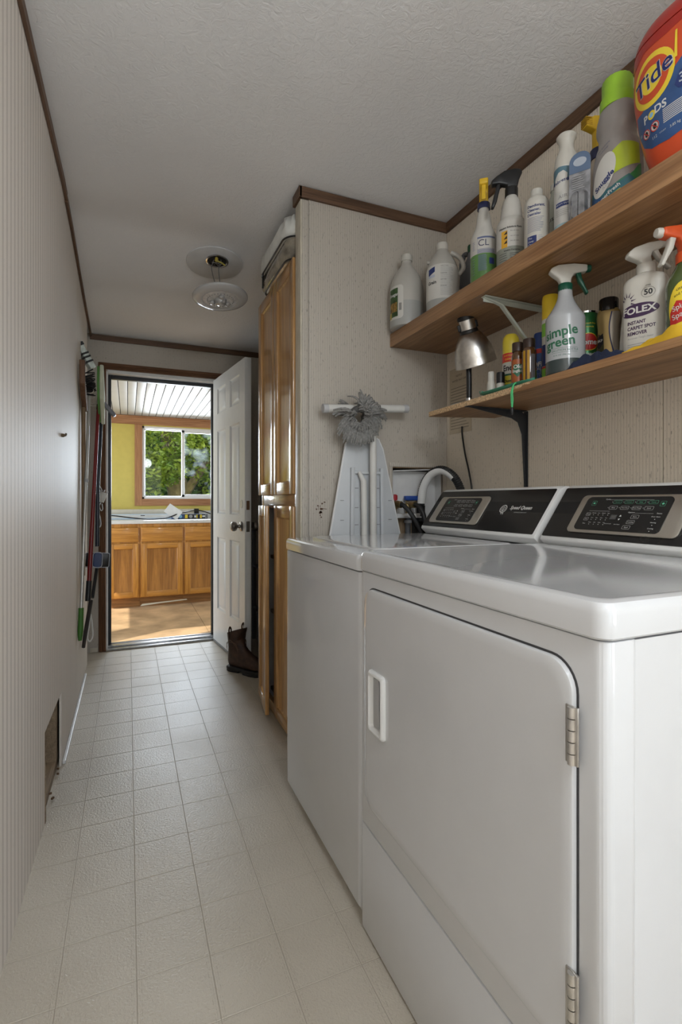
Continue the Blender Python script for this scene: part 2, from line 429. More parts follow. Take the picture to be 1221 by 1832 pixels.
# far wall with the doorway
DX0, DX1, DH = -.138, .60, 1.90
wf = MB(); wf.box(-.45, DX0, YF, YF+.10, KF, 2.25); wf.box(DX1, XR+.1, YF, YF+.10, KF, 2.25); wf.box(DX0, DX1, YF, YF+.10, DH, 2.25)
wf.box(DX0, DX1, YF, YF+.10, KF, -.002)
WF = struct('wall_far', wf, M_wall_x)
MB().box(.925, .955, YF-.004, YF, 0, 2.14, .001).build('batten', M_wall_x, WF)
MB().box(-.235, -.19, YF-.006, YF, 0, .03, .001).build('batten', CM, WF)
# near wall behind the photographer, with an opening made for the added end fill
wn = MB(); wn.box(-.45, -.25, -2.62, -2.5, 0, 2.4); wn.box(1.1, XR+.1, -2.62, -2.5, 0, 2.4); wn.box(-.25, 1.1, -2.62, -2.5, 0, .68); wn.box(-.25, 1.1, -2.62, -2.5, 2.02, 2.4)
struct('wall_near', wn, M_wall_x)
# walnut strips under the ceiling
n = 1
def trim(mb, m=TRIM):
    global n
    struct('trim_%d' % n, mb, m, 0); n += 1
trim(MB().box(X0-.012, XR-.001, YA-.013, YA-.001, HC-.045, HC-.002, .0015), TRIMX)
trim(MB().box(X0-.014, X0-.002, YA-.013, YA+.075, HC-.045, HC-.002, .0015))
trim(MB().box(XR-.012, XR, -2.4, YA-.013, HC-.045, HC-.002, .0015))
trim(MB().box(-.236, XR-.01, YF-.012, YF-.001, zc(YF)-.04, zc(YF)-.003, .0015), TRIMX)
def lefttrim(y0, y1, dz0=0, dz1=0, hgt=.032):
    m_ = MB(); ys = [y0]+[q for q in (1.3, 2.2, 2.35, 2.55, 3.14) if y0 < q < y1]+[y1]
    rs = []
    for y in ys:
        f = (y-y0)/(y1-y0); z = zc(y)-.002-(dz0+(dz1-dz0)*f)
        rs.append([(xl(y)+.001, y, z-hgt), (xl(y)+.011, y, z-hgt), (xl(y)+.011, y, z), (xl(y)+.001, y, z)])
    m_.rings(rs); trim(m_)
lefttrim(-2.4, 2.30); lefttrim(2.302, 3.75, .012, 0, .026)

# door casing: ridged brown moulding, white jamb, dark storm-door frame, threshold
def casing(name_pts):
    pass
prof = [(0, 0), (0, .010), (.006, .016), (.012, .012), (.016, .016), (.024, .012), (.028, .017), (.038, .013), (.044, .011), (.048, 0)]
m_ = MB()
m_.rings([[(DX0-a, YF-d, z) for a, d in prof] for z in (0, DH+.012)])
trim(m_, CASE)
m_ = MB(); m_.rings([[(x, YF-d, DH+.012+a) for a, d in prof] for x in (DX0-.048, DX1+.06)])
trim(m_, wood('casing_brown_cross', (.10, .045, .022), (.21, .105, .055), 'x', 1.4, .38))
m_ = MB(); m_.rings([[(DX1+.012+a, YF-d, z) for a, d in prof] for z in (0, DH+.012)]); trim(m_, CASE)
JAMB = mat('jamb_white', (.70, .70, .69), .4); STORM = mat('storm_bronze', (.035, .037, .042), .4, .3)
m_ = MB(); m_.box(DX0, DX0+.010, YF-.004, YF+.1, 0, DH, .001); m_.box(DX1-.010, DX1, YF-.004, YF+.1, 0, DH, .001); m_.box(DX0+.01, DX1-.01, YF-.004, YF+.1, DH-.010, DH+.012, .001)
jb = struct('door_1', m_, JAMB)
m_ = MB(); m_.box(DX0+.010, DX0+.030, YF+.05, YF+.09, .03, DH-.012, .002); m_.box(DX1-.03, DX1-.010, YF+.05, YF+.09, .03, DH-.012, .002); m_.box(DX0+.03, DX1-.03, YF+.05, YF+.09, DH-.036, DH-.012, .002)
m_.build('storm_door_frame', STORM, jb)
ALU = mat('aluminium', (.50, .51, .53), .32, .9, var=.15, vscale=40)
m_ = MB(); m_.box(DX0, DX1, YF-.015, YF+.105, -.001, .014, .003); m_.box(DX0+.01, DX1-.01, YF+.02, YF+.07, .012, .026, .004); m_.box(DX0+.01, DX1-.01, YF+.08, YF+.10, .01, .03, .003)
m_.build('threshold', ALU, jb)

# ------------------------------------------------------------------ kitchen shell
KX0, KX1, KY0 = -1.3, 3.0, YF+.10
PLY = mat('floor_board', (.52, .345, .185), .55, var=.28, vscale=5, bump=.12, bscale=120)
kf = struct('floor_kitchen', MB().box(KX0, KX1, KY0-.1, YK+.05, KF-.05, KF-.008), DARK)
for a, c in ((KX0, .6465), (.6495, 1.87), (1.873, KX1)):
    MB().box(a, c, KY0, YK, KF-.008, KF, .001, 1).build('floor_board', PLY, kf)
YEL = mat('yellow_paint', (.62, .505, .125), .6, var=.03)
WX0, WX1, WZ0, WZ1 = .149, 1.075, 1.04, 1.905
wk = MB(); wk.box(KX0, WX0, YK, YK+.1, KF, 2.3); wk.box(WX1, KX1, YK, YK+.1, KF, 2.3); wk.box(WX0, WX1, YK, YK+.1, KF, WZ0); wk.box(WX0, WX1, YK, YK+.1, WZ1, 2.3)
struct('wall_kitchen_back', wk, YEL)
wk = MB(); wk.box(KX0-.1, KX0, KY0-.1, 4.1, KF, 2.3); wk.box(KX0-.1, KX0, 5.8, YK+.1, KF, 2.3); wk.box(KX0-.1, KX0, 4.1, 5.8, 1.96, 2.3)
struct('wall_kitchen_left', wk, YEL)
wk = MB(); wk.box(KX1, KX1+.1, KY0-.1, 4.2, KF, 2.3); wk.box(KX1, KX1+.1, 5.8, YK+.1, KF, 2.3); wk.box(KX1, KX1+.1, 4.2, 5.8, 2.0, 2.3)  # opening made for the added kitchen fill
struct('wall_kitchen_right', wk, YEL)
kc = struct('ceiling_kitchen', MB().box(KX0, KX1, KY0, YK+.1, KC+.012, KC+.06), DARK)
BEAD = mat('beadboard_white', (.50, .48, .435), .5, var=.03, vscale=6)
pl = .0762
q = MB().box(-pl/2+.003, pl/2-.003, KY0, YK, 0, .012, .0028, 2).build('ceiling_plank', BEAD, kc, 38, local=True)
k = 0; x = KX0+pl/2
while x < KX1-pl/2+.001:
    o = q if k == 0 else q.copy()
    if k: COL.objects.link(o); o.parent = kc
    o.location = (x, 0, KC); x += pl; k += 1
# cedar boards round the kitchen window and under the ceiling
KTX = wood('kitchen_cedar_cross', (.34, .15, .065), (.52, .265, .125), 'x', 1.0, .5)
trim(MB().box(KX0, KX1, YK-.02, YK-.001, 1.918, KC-.022, .002), KTX)
trim(MB().box(KX0, KX1, YK-.035, YK-.001, KC-.022, KC-.001, .004), KTX)
trim(MB().box(.07, WX0+.003, YK-.022, YK-.001, .962, 1.917, .002), KTRIM)
trim(MB().box(WX1-.003, WX1+.08, YK-.022, YK-.001, .962, 1.917, .002), KTRIM)
trim(MB().box(WX0+.004, WX1-.004, YK-.022, YK-.001, .962, WZ0+.003, .002), KTX)
# the sliding window
wv = MB(); fw = .028
wv.box(WX0, WX1, YK+.0, YK+.07, WZ0, WZ0+fw, .003); wv.box(WX0, WX1, YK, YK+.07, WZ1-fw, WZ1, .003); wv.box(WX0, WX0+fw, YK, YK+.07, WZ0, WZ1, .003); wv.box(WX1-fw, WX1, YK, YK+.07, WZ0, WZ1, .003)
VW = mat('window_vinyl', (.78, .77, .76), .35, var=.02)
win = struct('window_1', wv, VW, 38)
def sash(x0, x1, y, fr):
    s_ = MB(); z0, z1 = WZ0+fw-.004, WZ1-fw+.004
    s_.box(x0, x1, y, y+.022, z0, z0+fr, .003); s_.box(x0, x1, y, y+.022, z1-fr, z1, .003); s_.box(x0, x0+fr, y, y+.022, z0, z1, .003); s_.box(x1-fr, x1, y, y+.022, z0, z1, .003)
    s = s_.build('sash', VW, win)
    MB().box(x0+fr-.003, x1-fr+.003, y+.009, y+.012, z0+fr-.003, z1-fr+.003).build('pane', GLASS if x0 < .4 else GLASS2, s)
    return s
GLASS = thin_glass('window_glass'); GLASS2 = thin_glass('window_glass_hazy', haze=.05)
sash(WX0+fw-.004, .618, YK+.040, .016); s2 = sash(.600, WX1-fw+.004, YK+.008, .034)
MB().box(.608, .622, YK-.006, YK+.008, 1.38, 1.46, .003).build('latch', VW, s2)

# ------------------------------------------------------------------ lettering and wrapped print
def text2(body, size, x=0, y=0, align='CENTER', off=0, shear=0, sx=1.0, rot=0):
    """flat lettering as a bmesh in the xy plane"""
    cu = bpy.data.curves.new('t', 'FONT'); cu.body = body; cu.size = 1; cu.align_x = align; cu.align_y = 'CENTER'
    cu.offset = min(off/size, .03); cu.shear = shear; cu.resolution_u = 3; cu.fill_mode = 'FRONT'
    ob = bpy.data.objects.new('t', cu); me = bpy.data.meshes.new_from_object(ob)
    b = bmesh.new(); b.from_mesh(me); bpy.data.objects.remove(ob); bpy.data.curves.remove(cu); bpy.data.meshes.remove(me)
    bmesh.ops.transform(b, matrix=Matrix.Translation((x, y, 0)) @ Matrix.Rotation(rot, 4, 'Z') @ Matrix.Diagonal((sx*size, size, 1, 1)), verts=b.verts)
    return b
def poly2(pts):
    b = bmesh.new(); b.faces.new([b.verts.new((p[0], p[1], 0)) for p in pts]); bmesh.ops.triangulate(b, faces=b.faces[:]); return b
def rect2(x0, x1, y0, y1): return poly2([(x0, y0), (x1, y0), (x1, y1), (x0, y1)])
def ell2(cx, cy, a, c, rot=0, n=32):
    return poly2([(cx+a*math.cos(t)*math.cos(rot)-c*math.sin(t)*math.sin(rot), cy+a*math.cos(t)*math.sin(rot)+c*math.sin(t)*math.cos(rot)) for t in [2*PI*k/n for k in range(n)]])
def ring2(pts, wd):
    """outline of a closed polygon of width wd"""
    b = bmesh.new(); n_ = len(pts); cx = sum(p[0] for p in pts)/n_; cy = sum(p[1] for p in pts)/n_
    inn = []
    for i in range(n_):
        p0, p, p1 = Vector(pts[i-1]), Vector(pts[i]), Vector(pts[(i+1) % n_])
        t = (p1-p0).normalized(); nn = Vector((-t.y, t.x)); inn.append(p+nn*wd)
    A = [b.verts.new((p[0], p[1], 0)) for p in pts]; B = [b.verts.new((p.x, p.y, 0)) for p in inn]
    for i in range(n_): b.faces.new((A[i], A[(i+1) % n_], B[(i+1) % n_], B[i]))
    return b
def join2(bs):
    m_ = MB()
    for q in bs: m_._add(q)
    return m_.bm
def lines2(x0, x1, y0, y1, n_, wd=.0007, jit=.25):
    """rows of small print too fine to read"""
    out = []
    for k in range(n_):
        y = y1-(y1-y0)*(k+.5)/n_; out.append(rect2(x0, x1-(x1-x0)*random.random()*jit, y-wd/2, y+wd/2))
    return join2(out)
def slice2(b, step, axis=0):
    if not b.verts: return
    lo = min(v.co[axis] for v in b.verts); hi = max(v.co[axis] for v in b.verts); k = lo+step
    while k < hi-1e-5:
        co = [0, 0, 0]; co[axis] = k; no = [0, 0, 0]; no[axis] = 1
        bmesh.ops.bisect_plane(b, geom=b.verts[:]+b.edges[:]+b.faces[:], plane_co=co, plane_no=no); k += step
def pchip(xs, ys):
    n_ = len(xs); hh = [xs[i+1]-xs[i] for i in range(n_-1)]; d = [(ys[i+1]-ys[i])/hh[i] for i in range(n_-1)]
    m_ = [d[0]]+[0 if d[i-1]*d[i] <= 0 else 2*d[i-1]*d[i]/(d[i-1]+d[i]) for i in range(1, n_-1)]+[d[-1]]
    def f(x):
        x = min(max(x, xs[0]), xs[-1]); i = 0
        while i < n_-2 and x > xs[i+1]: i += 1
        t = (x-xs[i])/hh[i]
        return ((1+2*t)*(1-t)**2*ys[i]+t*(1-t)**2*hh[i]*m_[i]+t*t*(3-2*t)*ys[i+1]+t*t*(t-1)*hh[i]*m_[i+1])
    return f
class Body:
    """a bottle body: superelliptic rings (z, half-width a, half-depth b) turned by rot about its axis"""
    def __init__(s, ctrl, n=2.0, rot=0):
        ctrl = [(c[0], c[1], c[2] if len(c) > 2 else c[1]) for c in ctrl]
        s.z = [c[0] for c in ctrl]; s.fa = pchip(s.z, [c[1] for c in ctrl]); s.fb = pchip(s.z, [c[2] for c in ctrl]); s.n = n; s.rot = rot
    def r(s, phi, z):
        a, b_ = s.fa(z), s.fb(z); p = phi-s.rot
        return (abs(math.cos(p)/a)**s.n+abs(math.sin(p)/b_)**s.n)**(-1/s.n)
    def pt(s, phi, z, off=0):
        r = s.r(phi, z)+off; return (r*math.cos(phi), r*math.sin(phi), z)
    def mesh(s, name, m, parent, z0=None, z1=None, seg=36, off=0, smooth=50):
        z0 = s.z[0] if z0 is None else z0; z1 = s.z[-1] if z1 is None else z1
        zs = sorted(set([z0, z1]+[q for q in s.z if z0 < q < z1])); Z = []
        for a, c in zip(zs, zs[1:]):
            k = 3 if c-a > .006 else 1
            Z += [a+(c-a)*i/k for i in range(k)]
        Z.append(z1)
        return MB().rings([[s.pt(2*PI*i/seg, z, off) for i in range(seg)] for z in Z]).build(name, m, parent, smooth, local=True)
    def wrap(s, b, phi0, name, m, parent, off=.0005, step=.005, ystep=.008, zref=None):
        ys = [v.co.y for v in b.verts]; zr_ = zref if zref is not None else (min(ys)+max(ys))/2
        tab = [(0, 0)]; d = math.radians(1.5)
        for sg in (1, -1):
            acc = 0; p = Vector(s.pt(phi0, zr_)); loc = []
            for k in range(1, 121):
                q = Vector(s.pt(phi0+sg*k*d, zr_)); acc += (q-p).length; p = q; loc.append((sg*acc, sg*k*d))
            tab += loc
        tab.sort()
        def ang(u):
            for (u0, a0), (u1, a1) in zip(tab, tab[1:]):
                if u <= u1: return a0+(a1-a0)*(u-u0)/(u1-u0)
            return tab[-1][1]
        slice2(b, step, 0)
        if ystep: slice2(b, ystep, 1)
        for v in b.verts: v.co = s.pt(phi0+ang(v.co.x), v.co.y, off)
        m_ = MB(); m_._add(b); return m_.build(name, m, parent, 60, local=True)
def place2(b, o, ex, ey, off, name, m, parent):
    """put flat print on a plane: origin o, axes ex, ey; off along their cross product"""
    ex = Vector(ex).normalized(); ey = Vector(ey).normalized(); nn = ex.cross(ey)
    for v in b.verts: v.co = Vector(o)+ex*v.co.x+ey*v.co.y+nn*off
    m_ = MB(); m_._add(b); return m_.build(name, m, parent, 0)
INK_W = mat('ink_white', (.62, .62, .60), .5); INK_B = mat('ink_black', (.015, .015, .018), .5); INK_N = mat('ink_navy', (.02, .035, .14), .45)
INK_G = mat('ink_green', (.02, .12, .06), .45); INK_R = mat('ink_red', (.48, .025, .02), .45); INK_Y = mat('ink_yellow', (.78, .58, .04), .45)
INK_GREY = mat('ink_grey', (.30, .30, .30), .5)

# ------------------------------------------------------------------ washer and dryer
XF, XB = .517, 1.245
def rounded_col(x0, x1, y0, y1, z0, z1, r=.018, top=.0):
    return MB().prism(rrect(x0, x1, y0, y1, r, 5), z0, z1, 'xy')
def console(t, y0, y1, by0, by1, dy0, dy1, kind):
    """sloped control console; y0 near end, y1 far end"""
    P = [(1.092, .892), (1.070, .912), (1.073, .921), (1.172, 1.056), (1.19, 1.064), (1.235, 1.062), (1.245, 1.05), (1.245, .892)]
    hs = MB().prism(P, y0, y1, 'xz', .003, 2).build('console_housing', WHITE2, t)
    ex = Vector((0, -1, 0)); ey = Vector((.099, 0, .135)).normalized(); L = Vector((.099, 0, .135)).length
    nn = ex.cross(ey)
    o = Vector((1.073, y1, .921))
    def on(pts, h0, h1, name, m, parent, bev=0):
        m_ = MB(); m_.prism([(y1-p[0], p[1]) for p in pts], h0, h1, 'xy', bev)
        for v in m_.bm.verts:
            a, c, hh = v.co.x, v.co.y, v.co.z
            v.co = o+ex*a+ey*c+nn*hh
        return m_.build(name, m, parent)
    on(rrect(y0+.012, y1-.004, .002, L-.001, .004), -.001, .0016, 'console_face', BLACKG, hs)
    on(rrect(y0+.013, y1-.005, L*.47, L*.70, .002), .0016, .0019, 'face_band', BLACK, hs)
    bz = on(rrect(by0, by1, .018, L-.030, .014), .0018, .0065, 'control_bezel', BEZEL, hs, .002)
    gl = on(rrect(dy0, dy1, .026, L-.038, .012), .006, .0082, 'control_glass', BLACKG, bz)
    # buttons and print
    W = dy1-dy0; H = L-.064; bs = []; gs = []; x0 = y1-dy1; z0 = .026
    def btn(fx, fy, w_, h_, lst): lst.append(ring2(rrect(x0+fx*W-w_/2, x0+fx*W+w_/2, z0+fy*H-h_/2, z0+fy*H+h_/2, .0018, 3), .0005))
    def word(s_, fx, fy, sz, lst): lst.append(text2(s_, sz, x0+fx*W, z0+fy*H))
    ws = [['Normal', 'Delicate', 'Bulky', 'Towels'], ['Heavy', 'Time Dry', 'Perm Press', 'Quick']]
    for r_, row in enumerate(ws):
        for k, s_ in enumerate(row):
            fx = .40+.135*k+(.0 if r_ == 0 else -.02); fy = .84-.17*r_
            btn(fx, fy, W*.095, H*.10, gs if (r_ == 0 and kind == 'dryer') else bs); word(s_, fx, fy, .0042, gs if (r_ == 0 and kind == 'dryer') else bs)
            bs.append(ell2(x0+(fx-.062)*W, z0+fy*H, .0009, .0009, 0, 8))
    for fx, fy, s_ in ((.115, .80, ''), (.91, .80, '')):
        btn(fx, fy, W*.055, H*.14, gs); gs.append(ell2(x0+fx*W, z0+fy*H, .003, .003, 0, 12))
    word('Cycles', .27, .92, .0052, bs); word('Options', .62, .54, .0052, bs); word('Status', .92, .53, .0052, bs)
    bs.append(rect2(x0+.30*W, x0+.80*W, z0+.905*H, z0+.907*H+.0002)); bs.append(rect2(x0+.66*W, x0+.86*W, z0+.52*H, z0+.522*H+.0002)); bs.append(rect2(x0+.10*W, x0+.36*W, z0+.56*H, z0+.562*H+.0002))
    for r_, s_ in enumerate(('Door Open', 'Heating', 'Cooling')):
        word(s_, .90, .44-.16*r_, .0045, bs); bs.append(ell2(x0+.90*W, z0+(.37-.16*r_)*H, .001, .001, 0, 8))
    for r_, s_ in enumerate(('Extra', 'Loading', 'Signal')):
        btn(.68-.02*r_, .42-.15*r_, W*.085, H*.10, bs); word(s_, .68-.02*r_, .42-.15*r_, .0046, bs)
    for r_, s_ in enumerate(('Temp', 'Dry', 'Time')):
        if r_ < 2: btn(.11, .46-.14*r_, W*.055, H*.09, bs)
        word(s_, .11, .46-.14*r_, .0042, bs)
        for k, s2_ in enumerate((('No Heat', 'Low', 'Medium', 'High'), ('More', 'Less', 'Near', 'Dry'), ('Delay', 'Add', 'More', 'Less'))[r_]):
            word(s2_, .18+.06*k, .50-.14*r_, .0034, bs); bs.append(ell2(x0+(.18+.06*k)*W, z0+(.445-.14*r_)*H, .001, .001, 0, 8))
    for fy, s_ in ((.44, 1), (.33, -1)):
        cx, cy = x0+.515*W, z0+fy*H; bs.append(poly2([(cx-.003, cy-.0025*s_), (cx+.003, cy-.0025*s_), (cx, cy+.0028*s_)][::s_]))
    word('Control Lock', .41, .20, .0036, bs); word('Start Pause', .52, .19, .0036, bs)
    place2(join2(bs), o, ex, ey, .0085, 'button_print', INK_W, gl)
    q_ = place2(join2(gs), o, ex, ey, .0085, 'button_print', mat('ink_mint', (.10, .42, .25), .5), gl)
    q_['kind'] = 'stuff'
    place2(rect2(x0+.40*W, x0+.475*W, z0+.33*H, z0+.46*H), o, ex, ey, .0084, 'time_display', mat('led_window', (.07, .07, .07), .3), gl)
    place2(text2('88', .011, x0+.437*W, z0+.395*H, shear=.15), o, ex, ey, .0087, 'time_digits', mat('led_off', (.16, .155, .14), .4), gl)
    return hs, o, ex, ey, L

t = thing('clothes_dryer', 'white front-loading clothes dryer with wide hinged door, nearest the camera', 'dryer', (.88, .766, 0))
Y0, Y1 = .425, 1.106
DG = mat('seam_shadow', (.05, .05, .052), .7)
MB().prism(rrect(XF+.048, XB, Y0+.0015, Y1-.001, .006, 3), .004, .851, 'xy').build('side_panels', WHITE, t)
fp = MB(); fp.prism(rrect(XF, XF+.060, Y0, Y1, .016, 6), .256, .852, 'xy', .003)
fpo = fp.build('front_panel', WHITE, t)
kp = MB(); kp.prism(rrect(XF-.001, XF+.060, Y0, Y1, .016, 6), .006, .253, 'xy', .004); kp.build('kick_panel', WHITE, t)
top = MB(); rs = []
for z, dd in ((.8535, .004), (.857, 0), (.885, 0), (.893, .002), (.898, .006), (.900, .013)):
    rs.append([(p[0], p[1], z) for p in rrect(XF-.005+dd, XB-.05, Y0-.003+dd, Y1-dd*.3, .020-dd*.3, 6)])
for z, dd in ((.9005, .020), (.8985, .028)):
    rs.append([(p[0], p[1], z) for p in rrect(XF-.005+dd, XB-.05-dd, Y0-.003+dd, Y1-dd, .02, 6)])
top.rings(rs); top.build('work_top', WHITE, t, 30)
MB().prism(rrect(XB-.2, XB-.02, Y0+.02, Y1-.01, .01), .85, .894, 'xy').build('rear_deck', WHITE, t)
# door: a shadow gap, the leaf, the hand hold and two hinges
dz0, dz1, dy0, dy1 = .316, .818, .466, 1.068
MB().prism(rrect(dy0-.003, dy1+.003, dz0-.003, dz1+.003, .043, 8), XF-.0012, XF+.004, 'yz').build('door_gap', DG, fpo)
door = MB(); rs = []
for x, dd in ((XF+.002, 0), (XF-.004, 0), (XF-.0075, .0012), (XF-.009, .004), (XF-.009, .02)):
    rs.append([(x, p[0], p[1]) for p in rrect(dy0+dd, dy1-dd, dz0+dd, dz1-dd, .040-dd*.5, 8)])
door.rings(rs); door = door.build('door', WHITE, t, 30)
hd = MB(); hy0, hy1, hz0, hz1 = .958, 1.032, .500, .640; xs_ = XF-.009
ot = rrect(hy0, hy1, hz0, hz1, .010, 5); rs = []
for x, dd in ((xs_+.001, 0), (xs_-.005, .0005), (xs_-.009, .004), (xs_-.0095, .008), (xs_-.007, .011), (xs_+.0005, .015)):
    rs.append([(x, p[0], p[1]) for p in rrect(hy0+dd, hy1-dd, hz0+dd, hz1-dd, max(.010-dd*.3, .004), 5)])
hd.rings(rs, True); hd = hd.build('door_handle', WHITE2, door, 40)
MB().prism([(.983, .520), (1.008, .516), (1.010, .625), (.985, .625)], xs_-.0035, xs_-.001, 'yz', .001).build('hand_hold', mat('hold_grey', (.42, .42, .42), .5), hd)
for hz0, hz1 in ((.694, .766), (.364, .438)):
    hg = MB(); hg.box(XF-.0115, XF-.008, .455, .474, hz0, hz1, .0008)
    nk = 5; dz = (hz1-hz0)/nk
    for k in range(nk): hg.cyl((XF-.012, .4635, hz0+dz*k+.0006), (XF-.012, .4635, hz0+dz*(k+1)-.0006), .0052, None, 12)
    hg.build('hinge', STEEL, door, 40, label='bright steel barrel hinge')
hs, *_ = console(t, Y0+.01, Y1-.012, .715, 1.012, .757, .990, 'dryer')

t = thing('washing_machine', 'white top-loading washing machine beside the alcove wall, far from the camera', 'washer', (.88, 1.42, 0))
Y0, Y1 = 1.1085, 1.731; zt = .889
MB().prism(rrect(XF+.012, XB, Y0+.001, Y1, .012, 4), .028, .846, 'xy', .002).build('cabinet_panels', WHITE, t)
MB().prism(rrect(XF+.002, XF+.05, Y0+.0005, Y1, .014, 5), .03, .846, 'xy', .003).build('front_panel', WHITE, t)
MB().box(XF+.02, XB-.02, Y0+.01, Y1-.01, 0, .03).build('base', WHITE, t)
top = MB(); rs = []
for z, dd in ((.8485, .004), (.851, 0), (.876, 0), (.884, .002), (.888, .006), (zt, .012)):
    rs.append([(p[0], p[1], z) for p in rrect(XF-.003+dd, XB-.05, Y0+dd*.3, Y1-dd, .018-dd*.3, 6)])
top.rings(rs); tp = top.build('top_panel', WHITE, t, 30)
lid = MB(); rs = []
for z, dd in ((zt-.002, 0), (zt+.004, .0), (zt+.0065, .003), (zt+.007, .010)):
    rs.append([(p[0], p[1], z) for p in rrect(XF+.075+dd, 1.045-dd, Y0+.055+dd, Y1-.05-dd, .030, 6)])
lid.rings(rs); lid.build('lid', WHITE, tp, 30)
hs, o_, ex_, ey_, L_ = console(t, Y0+.006, Y1-.010, 1.392, 1.684, 1.432, 1.640, 'washer')
yl = Y1-.010
lg = [text2('Speed Queen', .0185, yl-1.229, L_*.56, off=.0007, shear=.22, sx=.92), text2('COMMERCIAL HEAVY DUTY', .0048, yl-1.222, L_*.455, sx=.9)]
cx, cy = yl-1.305, L_*.53
lg.append(ring2([(cx+.0155*math.cos(2*PI*k/28), cy+.0155*math.sin(2*PI*k/28)) for k in range(28)], .0032))
lg.append(ring2([(cx+.0085*math.cos(2*PI*k/28), cy+.0085*math.sin(2*PI*k/28)) for k in range(28)], .0022)); lg.append(rect2(cx-.0015, cx+.0015, cy-.021, cy+.003)); lg.append(poly2([(cx+.004, cy-.012), (cx+.007, cy-.010), (cx+.011, cy-.021), (cx+.006, cy-.021)]))
place2(join2(lg), o_, ex_, ey_, .0024, 'brand_lettering', INK_W, hs)

# ------------------------------------------------------------------ pantry cabinet
CX, CY0, CY1 = .637, 1.980, 2.575
t = thing('pantry_cabinet', 'tall honey oak pantry cabinet with two upper doors and two lower doors', 'cabinet', (.9, 2.28, 0))
CW = mat('cabinet_inside', (.58, .57, .55), .6)
m_ = MB(); m_.box(CX+.022, 1.20, CY0, CY0+.016, 0, 2.02); m_.build('side_panel', OAK, t)
m_ = MB(); m_.box(CX+.022, 1.20, CY1-.016, CY1, 0, 2.02); m_.build('side_panel', CW, t)
MB().box(CX+.022, 1.20, CY0+.016, CY1-.016, 2.004, 2.02).build('top_board', OAKX, t)
MB().box(1.19, 1.20, CY0+.016, CY1-.016, 0, 2.004).build('back_board', CW, t)
sh = mat('pantry_shelf', (.20, .16, .12), .6)
for z in (.06, .46, .74, 1.0): MB().box(CX+.045, 1.19, CY0+.016, CY1-.016, z-.016, z, .001).build('shelf', sh, t)
ff = MB()
ff.box(CX+.004, CX+.024, CY0, CY0+.035, 0, 2.02, .001); ff.box(CX+.004, CX+.024, CY1-.035, CY1, 0, 2.02, .001)
ff.box(CX+.004, CX+.024, CY0+.035, CY1-.035, .985, 1.06, .001); ff.box(CX+.004, CX+.024, CY0+.035, CY1-.035, 1.985, 2.02, .001); ff.box(CX+.004, CX+.024, CY0+.035, CY1-.035, 0, .05, .001)
ff.build('face_frame', OAKX, t)
def cab_door(parent, w_, z0, z1, m, mp, fr=.052, th=.019, name='door', mx=None):
    """frame-and-panel door in local coords: width along +y from 0, thickness along -x, outer face at x=-th"""
    p = MB(); i0, i1 = fr-.004, w_-fr+.004
    rs = [[(-.002, i0, z0+fr-.004), (-.002, i1, z0+fr-.004), (-.002, i1, z1-fr+.004), (-.002, i0, z1-fr+.004)]]
    for x, dd in ((-th+.001, 0), (-th+.011, .010), (-th+.012, .016)):
        rs.append([(x, i0+dd, z0+fr-.004+dd), (x, i1-dd, z0+fr-.004+dd), (x, i1-dd, z1-fr+.004-dd), (x, i0+dd, z1-fr+.004-dd)])
    p.rings(rs)
    o = p.build(name, mp, parent, 20, local=True)
    MB().box(-th, 0, 0, fr, z0, z1, .003, 2).build('stile', m, o, 38, local=True)
    MB().box(-th, 0, w_-fr, w_, z0, z1, .003, 2).build('stile', m, o, 38, local=True)
    MB().box(-th, 0, fr, w_-fr, z0, z0+fr, .003, 2).build('rail', mx or m, o, 38, local=True)
    MB().box(-th, 0, fr, w_-fr, z1-fr, z1, .003, 2).build('rail', mx or m, o, 38, local=True)
    return o
WD = (CY1-CY0)/2-.004
for y, z0, z1, ang in ((CY0+.001, 1.048, 2.020, 0), (CY0+WD+.006, 1.048, 2.020, 0), (CY0+.001, .028, .997, 0)):
    d = cab_door(t, WD, z0, z1, OAK, OAK, mx=OAKX); d.location = Vector((CX+.003, y, 0))-t.location
d = cab_door(t, WD, .028, .997, OAK, OAK, mx=OAKX)   # the door that stands ajar, hinged on the far side
for ch in [d]:
    me = ch.data
for q in [d]+list(d.children):
    q.data.transform(Matrix.Translation((0, -WD, 0)))
d.location = Vector((CX+.003, CY1-.003, 0))-t.location; d.rotation_euler = (0, 0, -math.radians(7.5))
MB().box(CX-.012, CX+.003, CY1-.012, CY1-.004, 2.0, 2.016, .001).build('hinge', mat('bronze', (.12, .06, .03), .4, .6), t)

# what the open pantry door lets one see
BLUEB = mat('blue_bag', (.03, .09, .34), .32, var=.3, vscale=14, bump=.5, bscale=25)
def blob(name, m, c, r, seed=1, amp=.12, label='', cat='', seg=18):
    rnd = random.Random(seed); f = [(rnd.uniform(2, 5), rnd.uniform(2, 5), rnd.uniform(0, 6)) for _ in range(4)]
    rs = []
    for j in range(1, 13):
        th = PI*j/13; row = []
        for i in range(seg):
            ph = 2*PI*i/seg; k = 1+amp*sum(math.sin(a*ph+q)*math.sin(b_*th+q) for a, b_, q in [(round(x), y, z) for x, y, z in f])/2
            row.append((c[0]+r[0]*k*math.sin(th)*math.cos(ph), c[1]+r[1]*k*math.sin(th)*math.sin(ph), c[2]-r[2]*math.cos(th)))
        rs.append(row)
    o = MB().rings(rs).build(name, m, None, 70)
    return tag(o, label, cat)
blob("plastic_bag", BLUEB, (.80, 2.36, .868), (.105, .12, .118), 3, .22, 'crumpled dark blue plastic bag on the upper shelf inside the open pantry', 'bag')
